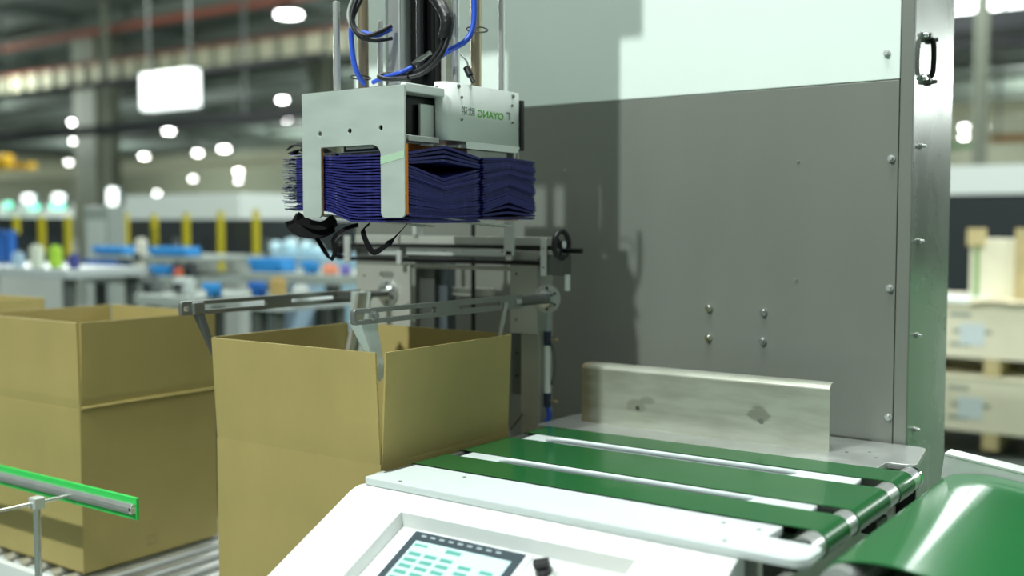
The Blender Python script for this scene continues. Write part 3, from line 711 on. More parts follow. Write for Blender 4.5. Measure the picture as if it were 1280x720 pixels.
MB().add([(-1.5348, GY0 - .0006, 1.540), (-1.4692, GY0 - .0006, 1.551), (-1.4692, GY0 - .0006, 1.536), (-1.5348, GY0 - .0006, 1.524), (-1.5348, GY0, 1.540), (-1.4692, GY0, 1.551), (-1.4692, GY0, 1.536), (-1.5348, GY0, 1.524)], [(0, 1, 2, 3), (7, 6, 5, 4), (0, 4, 5, 1), (1, 5, 6, 2), (2, 6, 7, 3), (3, 7, 4, 0)]).build('green_reflection', mat('painted_reflection', 'aacbad', .45), gp, label='faint green reflection painted on the second finger')  # green reflection of the belts, painted on as a thin film
# jaw hooks below the stack
MB().box(G0 + .002, G1 - .01, GY0 + .003, 2.088, 1.672, GT - .0015).build('top_plate', M_aluflat, gp, .001)
MB().box(G0 + .002, -1.535, 2.089, 2.167, 1.672, GT - .0015).build('rear_extension', M_aluflat, gp)
MB().box(G0, G1 - .02, GY0 + .0015, GY0 + .004, GT, GT + .0015).build('top_lip', M_steel, gp)
MB().box(G1 - .016, G1, GY0 + .006, 1.812, 1.672, 1.690).build('top_beam', M_white, gp, .002)
# white side cover, rounded front corner, chamfered bottom
cv = MB(); cr_ = .026; cx0 = -1.474; poly = []
yy0, yy1 = 1.814, 2.086
prof = [(cx0 - .025, yy0)] + [(G1 - cr_ + cr_ * math.sin(a), yy0 + cr_ - cr_ * math.cos(a)) for a in [math.pi / 2 * i / 8 for i in range(9)]] + [(G1, yy1)]
n = len(prof); zt_, zl = 1.706, 1.581
outer_top = [(x, y, zt_) for x, y in prof]
def zbot(y): return 1.581 if y < 1.865 else 1.570
vs = outer_top + [(x, y, 1.581) for x, y in prof] + [(x - .002 if i > 3 else x, y + .002, zt_) for i, (x, y) in enumerate(prof)]
cv.add(outer_top + [(x, y, 1.581) for x, y in prof], [(i, i + 1, n + i + 1, n + i) for i in range(n - 1)], True)
so = cv.build('side_cover', M_white, gp, label='white side cover with green lettering')
so.modifiers.new('s', 'SOLIDIFY').thickness = .002
so.modifiers['s'].offset = 0
plate('side_cover_skirt', rnd_poly([(1.885, 1.5815, 0), (yy1 + .004, 1.5815, 0), (yy1 + .004, 1.578, .0), (yy1 - .008, 1.566, 0), (1.887, 1.566, .004)]), [], 0, G1 - .001, G1 + .001, M_white, gp)
MB().prism([(cx0 - .025, yy0 + .001), (G1 - cr_, yy0 + .001), (G1 - .013, yy0 + .014), (G1 - .001, yy0 + cr_), (G1 - .001, yy1), (cx0 - .025, yy1)], 2, 1.700, 1.705).build('cover_roof', M_white, gp)
for (y, z, r) in ((1.858, 1.699, .0062), (2.062, 1.697, .0062), (1.868, 1.676, .0042), (1.868, 1.628, .0042), (2.058, 1.675, .0042), (2.060, 1.636, .0042)):
    MB().cyl((G1, y, z), (G1 + .004, y, z), r, 16, r * .6).build('bolt', M_darksteel, gp)
MB().cyl((-1.492, yy0, 1.694), (-1.492, yy0 - .003, 1.694), .003, 12).build('bolt', M_darksteel, gp)
# mirrored lettering on the cover
def text(body, y_right, z, size, m, name, yw, off=.00045):
    cu = bpy.data.curves.new('t', 'FONT'); cu.body = body; cu.size = size; cu.extrude = .0002; cu.offset = off; cu.space_character = 1.0
    t = bpy.data.objects.new('t', cu); me = bpy.data.meshes.new_from_object(t); bpy.data.objects.remove(t)
    xs = [v.co.x for v in me.vertices]
    if not xs: return
    x0, x1 = min(xs), max(xs); L = org(gp)
    for v in me.vertices:
        u = (v.co.x - x0) / (x1 - x0); v.co = Vector((G1 + .0012 + v.co.z, y_right - u * yw, z + v.co.y)) - L
    me.materials.clear(); me.materials.append(m); me.name = name
    o = bpy.data.objects.new(name, me); COL.objects.link(o); o.parent = gp; return o
M_lg = mat('lettering_green', '58b01e', .4); M_lk = mat('lettering_grey', '6d8473', .4)
text('OYANG', 2.024, 1.6385, .022, M_lg, 'lettering', .098)
text('欧诺', 1.915, 1.6405, .020, M_lk, 'lettering', .048, .0001)
lg = MB(); y0 = 2.040; gx = G1 + .0012
for (a0, a1, b0, b1) in ((2.046, 2.050, 1.641, 1.657), (2.036, 2.048, 1.655, 1.658)):
    lg.box(gx, gx + .0006, a0, a1, b0, b1)
lg.build('logo_mark', M_lk, gp)
MB().box(G1 - .03, G1 + .006, yy1 + .003, yy1 + .016, 1.572, 1.690).build('rear_block', M_black, gp, .002)
MB().box(G1 - .075, G1 - .008, 1.90, 2.05, 1.548, 1.5655).build('lower_slide', M_alu, gp, .001)
MB().box(G1 - .05, G1 - .002, 2.07, 2.079, 1.548, 1.60).build('lower_bracket', M_aluflat, gp, .001)
# inside mechanics
MB().box(G0 + .03, G1 - .04, 1.73, 2.05, 1.590, 1.671).build('drive_block', M_blackm, gp, .003)
MB().box(G0 + .04, G1 - .012, 1.695, 1.715, 1.576, 1.586).build('cross_bar', M_aluflat, gp, .001)
MB().box(-1.503, -1.497, 1.764, 1.808, 1.566, 1.655).build('inner_bracket', M_aluflat, gp, .001)
MB().box(-1.500, -1.475, 1.700, 1.80, 1.572, 1.584).build('inner_bracket', M_alu, gp, .001)
MB().box(-1.655, -1.575, 1.70, 1.76, 1.560, 1.588).build('pusher_pad', M_alu, gp, .002)
for x in (-1.69, -1.54): MB().box(x - .02, x + .02, 1.75, 2.04, 1.556, 1.572).build('press_bar', M_orange if x > -1.6 else M_black, gp, .001)
# rods and cylinders above
GTT = 1.6835; UP = 2.60
for (x, y, r, top) in ((-1.72, 1.742, .0075, 1.891), (-1.70, 1.862, .0065, 1.865), (-1.52, 1.915, .0085, UP), (-1.53, 2.102, .0078, UP)):
    MB().cyl((x, y, GTT), (x, y, top), r, 20).build('guide_rod', M_rod, gp, .0008)
for (x, y) in ((-1.72, 1.827), (-1.525, 1.995)):
    MB().cyl((x, y, GTT), (x, y, GTT + .018), .0150, 20).build('cylinder_cap', M_white, gp, .001)
    MB().cyl((x, y, GTT + .018), (x, y, UP), .0125, 24).build('bronze_cylinder', M_bronze, gp)
MB().box(-1.662, -1.625, 1.845, 1.885, GTT, UP).build('lift_profile', M_alu, gp, .004)
MB().box(-1.675, -1.662, 1.852, 1.862, GTT, UP).build('lift_profile_edge', M_chrome, gp, .001)
MB().box(-1.650, -1.577, 1.905, 1.965, GTT, UP).build('lift_motor', M_blackm, gp, .006, label='black lift motor body')
MB().cyl((-1.605, 1.892, GTT + .05), (-1.605, 1.892, UP), .009, 16).build('motor_rod', M_black, gp)
MB().box(-1.578, -1.562, 1.93, 1.955, GTT, UP).build('lift_rail', M_frame, gp, .002)
MB().cyl((-1.60, 1.84, GTT), (-1.60, 1.84, GTT + .014), .022, 24).build('boss', M_alu, gp, .001)
MB().box(-1.84, -1.552, 1.80, 1.98, 2.115, 2.60).build('carriage_block', M_frame, gp, .003)
MB().box(-2.60, -1.470, 1.78, 1.95, 2.47, 2.62).build('carriage_beam', M_frame, gp, .003)
# hoses, cables
def P3(x, y, Y): return tuple(on_y(x, y, Y))
MB().tube([P3(458, -14, 1.79), P3(447, 8, 1.775), P3(441, 24, 1.77), P3(446, 38, 1.77), P3(458, 45, 1.775), P3(474, 40, 1.80), P3(489, 33, 1.83)], .0052, 12).build('cable', M_black, gp, label='black cable loop')
MB().tube([P3(452, -14, 1.78), P3(441, 12, 1.765), P3(440, 30, 1.76), P3(450, 46, 1.765), P3(468, 51, 1.79), P3(490, 48, 1.83)], .0042, 12).build('cable', M_black, gp)
MB().tube([P3(445, -14, 1.785), P3(436, 14, 1.77), P3(437, 28, 1.765), P3(444, 40, 1.77)], .0042, 12).build('cable', mat('grey_cable', '8d958f', .4), gp)
MB().tube([P3(441, 20, 1.775), P3(439, 45, 1.77), P3(442, 75, 1.77), P3(447, 92, 1.775), P3(455, 105, 1.80)], .0060, 12).build('air_hose', M_blue, gp, label='blue air hose')
MB().tube([P3(452, 40, 1.785), P3(470, 44, 1.80), P3(489, 36, 1.83)], .0060, 12).build('air_hose', M_blue, gp, label='blue air hose')
MB().tube([P3(466, 103, 1.80), P3(480, 97, 1.80), P3(500, 91, 1.80), P3(515, 84, 1.82)], .0050, 12).build('air_hose', M_blue, gp, label='blue air hose')
MB().tube([P3(592, -14, 1.90), P3(593, 15, 1.90), P3(590, 38, 1.895), P3(581, 52, 1.885), P3(562, 63, 1.875), P3(548, 72, 1.87), P3(536, 84, 1.86)], .0062, 12).build('air_hose', M_blue, gp, label='thick blue air hose')
MB().tube([P3(560, 44, 1.85), P3(556, 60, 1.85), P3(545, 74, 1.85), P3(534, 83, 1.85)], .0058, 12).build('air_hose', M_blue, gp, label='blue air hose')
MB().tube([P3(534, -16, 1.86), P3(551, 6, 1.85), P3(559, 25, 1.845), P3(556, 48, 1.845)], .0150, 14, 10).build('spiral_wrap', mat('spiral_wrap', '17191b', .35, bump=1.0, scale=90), gp, label='thick black spiral-wrapped cable bundle')
for k in range(9):
    t = k / 8; a, b2 = (534 + 25 * math.sin(t * 1.5), -14 + 58 * t)
MB().tube([P3(558, 40, 1.845), P3(548, 65, 1.84), P3(528, 85, 1.83), P3(505, 93, 1.82), P3(480, 93, 1.81), P3(474, 96, 1.80), P3(485, 99, 1.79), P3(510, 97, 1.80)], .0052, 12).build('cable', mat('dark_cable', '16181a', .4), gp)
MB().tube([P3(562, 40, 1.845), P3(553, 66, 1.835), P3(534, 88, 1.825), P3(510, 97, 1.81), P3(485, 97, 1.80)], .0052, 12).build('cable', mat('dark_cable', '16181a', .4), gp)
for (p, q) in (((517, 80), (530, 71)), ((526, 76), (538, 66))):
    MB().cyl(P3(*p, 1.83), P3(*q, 1.83), .0055, 12).build('cable_connector', M_darksteel, gp)
MB().tube([P3(576, 68, 1.90), P3(583, 76, 1.90), P3(586, 86, 1.90), P3(588, 98, 1.92)], .0022, 8).build('sensor_wire', M_frame, gp)
MB().cyl(P3(583, 84, 1.90), P3(588, 95, 1.90), .008, 14).build('sensor_plug', M_black, gp, .001)
MB().cyl(P3(588, 95, 1.90), P3(592, 103, 1.90), .005, 12).build('elbow_fitting', M_black, gp)
def tie(x0, x1, y, Y, tilt=2):
    MB().ring(tuple((Vector(P3(x0, y, Y)) + Vector(P3(x1, y + tilt, Y))) / 2), (0, 0.1, 1), (Vector(P3(x1, y, Y)) - Vector(P3(x0, y, Y))).length / 2, .0015, 24, 6).build('cable_tie', M_black, gp)
tie(586, 607, 36, 1.95); tie(442, 460, 96, 1.80)

# ---------------------------------------------------------------- gripped bags
def bagmat():
    m = bpy.data.materials.new('bag_navy'); m.use_nodes = True; nt = m.node_tree; b = nt.nodes['Principled BSDF']
    tc = nt.nodes.new('ShaderNodeTexCoord'); n = nt.nodes.new('ShaderNodeTexNoise'); n.inputs['Scale'].default_value = 130; n.inputs['Detail'].default_value = 3
    mp = nt.nodes.new('ShaderNodeMapping'); mp.inputs['Scale'].default_value = (.5, .7, 2)
    nt.links.new(tc.outputs['Object'], mp.inputs[0]); nt.links.new(mp.outputs[0], n.inputs['Vector'])
    rp = nt.nodes.new('ShaderNodeValToRGB'); e = rp.color_ramp.elements
    e[0].position = .60; e[0].color = hexc('22256a'); e[1].position = .85; e[1].color = hexc('6d70a8')
    nt.links.new(n.outputs[0], rp.inputs[0]); nt.links.new(rp.outputs[0], b.inputs['Base Color'])
    b.inputs['Roughness'].default_value = .42
    return m
M_bag = bagmat()
M_bagline = mat('bag_fold', '5b5d8c', .4)
M_rim = mat('bag_rim', '666c7c', .5, var=.75, scale=120)
M_strap = mat('strap_black', '08080a', .75, bump=.3, scale=300, spec=.2)
def bag_mesh(kind, i, n):
    t0 = i / n; th = .0056
    rr = random.Random(100 * (kind == 'far') + i)
    if kind == 'near':
        y0, y1, ym = 1.692, 1.936, 1.812; x1 = -1.470 + rr.uniform(-.003, .002)
        xl = -1.842 + rr.uniform(-.006, .004)
        if i >= n - 4: amp = .006 + .014 * (i - n + 5) / 4
        else: amp = -.026 * min(1, .05 + (i / (n - 5)) * 1.05)
    else:
        y0, y1, ym = 1.946, 2.155, 2.045; x1 = -1.468 + rr.uniform(-.003, .002); xl = -1.84 + rr.uniform(-.006, .004)
        amp = .022 * min(1, (n - i) / n * 1.4 + .15)
        if i < 3: amp *= i / 3
    zb0, zt0 = (1.403, 1.549) if kind == 'near' else (1.411, 1.549)
    nx = 12; ys = [y0, y0 + .012, (y0 + ym) / 2, ym, (y1 + ym) / 2, y1 - .012, y1]
    top = []; bot = []
    xs = [-1.80 + (x1 + 1.80) * k / nx for k in range(nx + 1)]
    ph = rr.uniform(0, 6)
    def zc_(x, y):
        u = max(0, min(1, (-1.615 - x) / .11)); u = u * u * (3 - 2 * u)
        zb1 = zb0 + (.026 * u if kind == 'near' else 0); z = zb1 + (zt0 - zb1) * t0
        f = max(0, min(1, (x + 1.62) / (x1 + 1.62))) ** 1.3
        if y < ym: g = (y - y0) / (ym - y0)
        else: g = (y1 - y) / (y1 - ym)
        return z + amp * f * g + .0007 * math.sin(x * 60 + ph)
    for x in xs:
        for y in ys:
            zc = zc_(x, y); e = .62 if y in (y0, y1) else 1
            top.append((x, y, zc + th / 2 * e + th / 2)); bot.append((x, y, zc - th / 2 * e + th / 2))
    ny = len(ys); N = len(top); fs = []
    for a in range(nx):
        for b in range(ny - 1):
            p = a * ny + b; fs.append((p, p + ny, p + ny + 1, p + 1)); fs.append((N + p, N + p + 1, N + p + ny + 1, N + p + ny))
        fs.append((a * ny, N + a * ny, N + (a + 1) * ny, (a + 1) * ny)); q = a * ny + ny - 1; fs.append((q, q + ny, N + q + ny, N + q))
    for b in range(ny - 1):
        fs.append((b, b + 1, N + b + 1, N + b)); q = nx * ny + b; fs.append((q, N + q, N + q + 1, q + 1))
    # rim: crumpled open mouth at the handle end
    rv = []; K = 5; rn = 8
    for a in range(K):
        x = -1.80 + (xl + 1.80) * a / (K - 1)
        for b in range(rn):
            y = y0 + (y1 - y0) * b / (rn - 1)
            z = zc_(-1.80, y) + th / 2 + (rr.uniform(-.0026, .0026) if a else 0)
            rv.append((x + (rr.uniform(-.004, .004) if a == K - 1 else 0), y, z))
    M_ = len(rv); rv += [(x, y, z - .0016) for x, y, z in rv]; rf = []
    for a in range(K - 1):
        for b in range(rn - 1):
            p = a * rn + b; rf.append((p, p + rn, p + rn + 1, p + 1)); rf.append((M_ + p, M_ + p + 1, M_ + p + rn + 1, M_ + p + rn))
        rf.append((a * rn, M_ + a * rn, M_ + a * rn + rn, a * rn + rn)); q = a * rn + rn - 1; rf.append((q, q + rn, M_ + q + rn, M_ + q))
    for b in range(rn - 1): q = (K - 1) * rn + b; rf.append((q, M_ + q, M_ + q + 1, q + 1))
    return (top + bot, fs), (rv, rf)
def make_bag(kind, i, n):
    side = 'nearer' if kind == 'near' else 'farther'
    g = 'folded navy bags in the %s gripped stack' % side
    if i == 0: lab = 'bottom navy bag of the %s gripped stack' % side
    elif i == n - 1: lab = 'topmost navy bag of the %s gripped stack' % side
    elif i < n // 2: lab = '%s folded navy bag from the bottom of the %s gripped stack' % (ORD[i], side)
    else: lab = '%s folded navy bag from the top of the %s gripped stack' % (ORD[n - 1 - i], side)
    t = thing('folded_bag', (-1.65, 1.81 if kind == 'near' else 2.05, 1.403 + .146 * i / n), lab, 'bag', g)
    (v, f), (rv, rf) = bag_mesh(kind, i, n)
    b = MB().add(v, f).build('bag_body', M_bag, t)
    for p in b.data.polygons: p.use_smooth = abs(p.normal.z) > .6
    MB().add(rv, rf).build('bag_mouth', M_rim, t)
    return t
NB = 23
near = [make_bag('near', i, NB) for i in range(NB)]
far = [make_bag('far', i, NB) for i in range(NB)]
# black carrying straps hanging out of the lowest bags, clump at the left end
b0 = near[0]
def strap(pts, wd, parent, wdir=(0, 1, .3)):
    MB().ribbon(pts, wdir, wd, .0014).build('strap', M_strap, parent, label='black carrying strap')
def sp(x, y, Y): return P3(x, y, Y)
strap([sp(448, 281, 1.74), sp(434, 285, 1.73), sp(421, 293, 1.72), sp(416, 302, 1.72), sp(419, 313, 1.72), sp(414, 324, 1.72), sp(407, 316, 1.73), sp(395, 296, 1.74), sp(388, 284, 1.75)], .0095, b0, (.9, .1, -.5))
strap([sp(462, 280, 1.74), sp(454, 287, 1.72), sp(457, 300, 1.72), sp(465, 314, 1.72), sp(474, 313, 1.72), sp(486, 304, 1.72), sp(498, 292, 1.73), sp(508, 281, 1.75)], .013, b0, (.7, .1, .7))
cl = MB()
cl.ribbon([sp(362, 276, 1.72), sp(366, 284, 1.72), sp(380, 291, 1.71), sp(398, 293, 1.71), (sp(412, 288, 1.72)), sp(420, 277, 1.74)], (0, .6, .8), .022, .005)
cl.ribbon([sp(368, 272, 1.76), sp(376, 281, 1.75), sp(395, 285, 1.74), sp(415, 279, 1.75)], (0, .3, 1), .026, .006)
cl.ribbon([sp(372, 270, 1.72), sp(386, 279, 1.70), sp(404, 282, 1.70), sp(418, 272, 1.72)], (0, .2, 1), .020, .004)
cl.build('strap_bundle', M_strap, b0, .001, label='crumpled bundle of black straps')
tp = near[-1]
ct = MB(); ct.ribbon([sp(362, 186, 1.74), sp(370, 180, 1.73), sp(384, 184, 1.73), sp(378, 194, 1.72), sp(364, 190, 1.72)], (0, 1, .4), .02, .002)
ct.ribbon([sp(366, 194, 1.71), sp(374, 187, 1.71), sp(388, 190, 1.73), sp(402, 186, 1.74), sp(412, 191, 1.75), sp(424, 193, 1.76)], (0, 1, .2), .018, .002)
ct.build('strap', M_strap, tp, label='black strap lying on top')
MB().add([(-1.83, 1.70, 1.5545), (-1.55, 1.70, 1.555), (-1.56, 1.86, 1.559), (-1.83, 1.86, 1.558), (-1.83, 1.70, 1.5535), (-1.55, 1.70, 1.554), (-1.56, 1.86, 1.558), (-1.83, 1.86, 1.557)],
         [(0, 1, 2, 3), (7, 6, 5, 4), (0, 4, 5, 1), (1, 5, 6, 2), (2, 6, 7, 3), (3, 7, 4, 0)]).build('white_print_face', mat('bag_shiny', 'c2cbe6', .22, var=.15, scale=25), tp, label='pale shiny printed face')
for (x0, x1) in ((-1.762, -1.713), (-1.532, -1.472)):
    MB().add([(x0, GY0 + .005, zb + .010), (x1, GY0 + .005, zb + .010), (x1, 2.07, 1.396), (x0, 2.07, 1.396), (x0, GY0 + .005, zb + .007), (x1, GY0 + .005, zb + .007), (x1, 2.07, 1.393), (x0, 2.07, 1.393)],
             [(0, 1, 2, 3), (7, 6, 5, 4), (0, 4, 5, 1), (1, 5, 6, 2), (2, 6, 7, 3), (3, 7, 4, 0)]).build('jaw', M_aluflat, gp)

# ---------------------------------------------------------------- background
def bgspan(x0, x1, yt, yb, d, th):
    c = at((x0 + x1) / 2, (yt + yb) / 2, d); Y = c.y
    a = on_y(x0, (yt + yb) / 2, Y).x; b = on_y(x1, (yt + yb) / 2, Y).x
    for _ in range(40):
        b2 = on_y(x1, (yt + yb) / 2, Y + th).x
        if b2 - a > .55 * (b - a): break
        th *= .85
    b = b2
    z1 = at((x0 + x1) / 2, yt, d).z; z0 = at((x0 + x1) / 2, yb, d).z
    return a, b, Y, Y + th, z0, z1
def bpart(name, m, x0, x1, yt, yb, d, th, parent=None, bevel=0, label=None):
    return MB().box(*bgspan(x0, x1, yt, yb, d, th)).build(name, m, parent, bevel, label=label)
B_white = mat('far_white', 'dfe9e4', .5); B_cyan = mat('far_blue', '2f8fd6', .5); B_blue = mat('far_deep_blue', '1e5fae', .5)
B_dark = mat('far_dark', '2d3436', .25); B_yel = mat('far_yellow', 'c9bd1c', .5); B_grey = mat('far_grey', '8e9992', .5)
B_dgrey = mat('far_dark_grey', '4b534f', .5); B_cream = mat('far_cream', 'cccdb0', .6); B_red = mat('far_red', '92503f', .6)
B_col = mat('far_column', '7b8272', .6); B_black = mat('far_black', '1a2022', .6)
B_cable = mat('far_tray', '343e3f', .6)
B_lamp = mat('lamp_glow', (1, 1, .98, 1), .5, emit=14); B_lamps = mat('lamp_glow_far', (1, 1, .98, 1), .5, emit=30)
B_box = mat('light_box_glow', (.95, 1, .98, 1), .5, emit=5.0)
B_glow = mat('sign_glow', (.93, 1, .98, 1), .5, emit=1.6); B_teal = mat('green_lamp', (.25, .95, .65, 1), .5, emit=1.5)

# long machine enclosures
def enclosure(label, xa, xb, d, ytop, ywin, ywb, posts, ybot):
    a, b, Y, Y2, z0, z1 = bgspan(xa, xb, ytop, ybot, d, 1.6)
    t = thing('machine_enclosure', ((a + b) / 2, Y, 0), label, 'machine')
    bpart('canopy', B_white, xa, xb, ytop, ywin, d, 1.6, t)
    bpart('window_panel', B_dark, xa + 3, xb - 3, ywin, ywb, d + .03, 1.4, t, label='dark glazed panel')
    a_, b_, Ya, Yb, z0, z1 = bgspan(xa, xb, ywb, ybot, d, 1.6)
    MB().box(a_, b_, Ya, Yb, 0, z1).build('base_cabinet', mat('far_mid_grey', 'a4aca6', .5), t)
    for (px, y0, y1) in posts: bpart('post', B_yel, px - 4, px + 4.5, y0, y1, d - .12, .08, t)
    return t
enclosure('long white machine enclosure with dark windows and yellow posts beyond the bags', 148, 450, 8.5, 241, 274, 320, [(157, 266, 312), (193, 268, 312), (233, 266, 325), (276, 264, 345), (320, 262, 318)], 400)
enclosure('white machine enclosure with yellow posts at the far left', -120, 92, 9.5, 254, 272, 330, [(20, 270, 292), (52, 270, 318), (85, 270, 322)], 400)
o = thing('switch_cabinet', at(128, 300, 7.6), 'grey switch cabinet between the two white enclosures', 'cabinet'); o.location.z = 0
a_, b_, Ya, Yb, z0, z1 = bgspan(106, 158, 258, 372, 7.6, .5)
MB().box(a_, b_, Ya, Yb, 0, z1).build('housing', B_grey, o, .01)
MB().box(a_ + .04, b_ - .04, Ya - .015, Ya, .3, z1 - .1).build('door', mat('far_light_grey', 'b7c2bb', .5), o, .004)
# benches with bins
def spanY(x0, x1, yt, yb, Y, th):
    ym = (yt + yb) / 2
    a = on_y(x0, ym, Y).x; b = on_y(x1, ym, Y).x
    for _ in range(40):
        b2 = on_y(x1, ym, Y + th).x
        if b2 - a > .6 * (b - a): break
        th *= .85
    h = on_y((x0 + x1) / 2, yt, Y).z - on_y((x0 + x1) / 2, yb, Y).z
    return a, b2, Y + th, h
def bench(label, xa, xb, y, Y, depth=.7, top=None, rack=None, shelf_m=None):
    z1 = on_y((xa + xb) / 2, y, Y).z
    a = on_y(xa, y, Y).x; b = on_y(xb, y, Y + depth * .5).x; Y2 = Y + depth
    t = thing('work_bench', ((a + b) / 2, Y, 0), label, 'table')
    MB().box(a, b, Y, Y2, z1 - .05, z1).build('bench_top', top or B_grey, t, .004)
    for x in (a + .05, b - .1):
        for yy in (Y + .03, Y2 - .08): MB().box(x, x + .05, yy, yy + .05, 0, z1 - .05).build('leg', B_dgrey, t)
    MB().box(a + .08, b - .08, Y + .05, Y2 - .05, z1 * .35, z1 * .35 + .03).build('shelf', B_dgrey, t)
    MB().box(a + .15, b - .15, Y + .1, Y2 - .1, .06, z1 * .33).build('drawer_block', shelf_m or B_dgrey, t, .01)
    zr = None
    if rack:
        zr = on_y((xa + xb) / 2, rack, Y).z
        MB().box(a, b, Y + .1, Y2, zr - .025, zr).build('rack_shelf', B_grey, t, .003)
        for x in (a, b - .03): MB().box(x, x + .03, Y2 - .05, Y2 - .02, z1, zr + .1).build('rack_post', B_dgrey, t)
    return Y, z1, zr
def bin_(label, x0, x1, yt, yb, Y, m, rest, th=.35, group='blue storage bins'):
    a, b, Y2, h = spanY(x0, x1, yt, yb, Y, th); w_ = .012; z0 = rest; z1 = rest + h
    t = thing('storage_bin', ((a + b) / 2, Y, z0), label, 'bin', group)
    mb = MB().box(a, b, Y, Y2, z0, z0 + w_).box(a, b, Y, Y + w_, z0, z1).box(a, b, Y2 - w_, Y2, z0, z1).box(a, a + w_, Y, Y2, z0, z1).box(b - w_, b, Y, Y2, z0, z1)
    mb.build('tray_body', m, t, .003); MB().box(a - .01, b + .01, Y - .012, Y, z1 - .03, z1).build('rim', m, t)
def pbox(nm, label, cat, x0, x1, yt, yb, Y, col, rest):
    a, b, Y2, h = spanY(x0, x1, yt, yb, Y, .3); m = mat('p_' + col, col, .6)
    t = thing(nm, ((a + b) / 2, Y, rest), label, cat)
    MB().box(a, b, Y, Y2, rest, rest + h).build('body', m, t, .012); MB().box(a + .01, b - .01, Y + .02, Y2 - .02, rest + h, rest + h + .012).build('lid', m, t)
    if cat == 'machine': MB().cyl(((a + b) / 2, Y - .03, rest + h * .5), ((a + b) / 2, Y, rest + h * .5), min(h, b - a) * .25, 12).build('dial', B_dark, t)
Ya_, za_, ra_ = bench('long grey work bench at the far left', -120, 136, 334, 3.3, .5, top=mat('far_light', 'aab5b4', .4), shelf_m=B_blue)
Yb_, zb_, rb_ = bench('grey work bench with an upper rack of blue bins below the switch cabinet', 106, 285, 346, 3.85, rack=322)
Yc_, zc_b, rc_ = bench('grey work bench with blue bins behind the left arm', 300, 478, 344, 4.1, shelf_m=mat('far_mid_grey', 'a4aca6', .5))
Yd_, zd_, rd_ = bench('low bench in front of the yellow posts', 168, 296, 372, 3.2, .5)
Ye_, ze_, re_ = bench('low light grey bench behind the left arm', 300, 400, 376, 3.3, .5, top=mat('far_light', 'aab5b4', .4))
bin_('bright blue bin on the rack right of the switch cabinet', 118, 172, 311, 322, Yb_ + .15, B_cyan, rb_)
bin_('deep blue bin below the rack, at the switch cabinet', 108, 165, 329, 346, Yb_ + .1, B_blue, zb_)
bin_('long bright blue bin on the rack left of the middle yellow post', 188, 252, 310, 322, Yb_ + .15, B_cyan, rb_)
bin_('bright blue bin under the long blue bin', 190, 226, 333, 346, Yb_ + .1, B_cyan, zb_)
bin_('wide bright blue bin left of the hanging straps', 313, 370, 327, 344, Yc_ + .1, B_cyan, zc_b)
bin_('small blue bin right of the wide blue bin', 379, 399, 328, 344, Yc_ + .1, B_cyan, zc_b)
bin_('deep blue bin on the low bench below the wide blue bin', 314, 334, 357, 376, Ye_ + .1, B_blue, ze_)
bin_('small bright blue bin on the low bench near the left arm', 257, 278, 355, 372, Yd_ + .1, B_cyan, zd_)
bin_('tall blue bin at the far left edge', -14, 22, 293, 334, Ya_ + .3, B_blue, za_)
pbox('parts_box', 'light blue part box near the left edge', 'box', 14, 32, 318, 334, Ya_ + .1, '9cb8c9', za_)
pbox('parts_box', 'pale sloped parts box on the far left bench', 'box', 36, 56, 308, 334, Ya_ + .1, 'c2ccba', za_)
pbox('parts_box', 'lime green part box on the far left bench', 'box', 60, 79, 308, 334, Ya_ + .1, '9fc93c', za_)
pbox('parts_box', 'navy part box beside the lime green one', 'box', 84, 101, 318, 334, Ya_ + .1, '3a4384', za_)
pbox('parts_box', 'orange part box on the bench right of the blue bins', 'box', 402, 424, 333, 344, Yc_ + .1, 'd98a6a', zc_b)
pbox('parts_box', 'purple part box beside the orange one', 'box', 424, 440, 333, 344, Yc_ + .1, '6a5fa8', zc_b)
pbox('parts_box', 'brown cardboard box behind the left arm', 'box', 336, 360, 352, 376, Ye_ + .1, '9c8750', ze_)
pbox('parts_box', 'orange part box at the end of the rack', 'box', 216, 230, 336, 346, Yb_ + .02, 'c2603a', zb_)
pbox('bench_machine', 'white upright bench machine between the blue bins', 'machine', 168, 186, 302, 346, Yb_ + .1, 'c9cabb', zb_)
pbox('bench_machine', 'dark bench machine right of the white upright one', 'machine', 228, 250, 328, 346, Yb_ + .1, '3c4344', zb_)
pbox('bench_machine', 'dark grey machine on the low bench', 'machine', 176, 206, 354, 372, Yd_ + .1, '565e5c', zd_)
pbox('bench_machine', 'pale machine box on the low bench', 'machine', 215, 246, 352, 372, Yd_ + .1, 'a9b4b0', zd_)
pbox('parts_box', 'pale box in the middle of the low light bench', 'box', 364, 388, 360, 376, Ye_ + .1, 'b4bdb9', ze_)
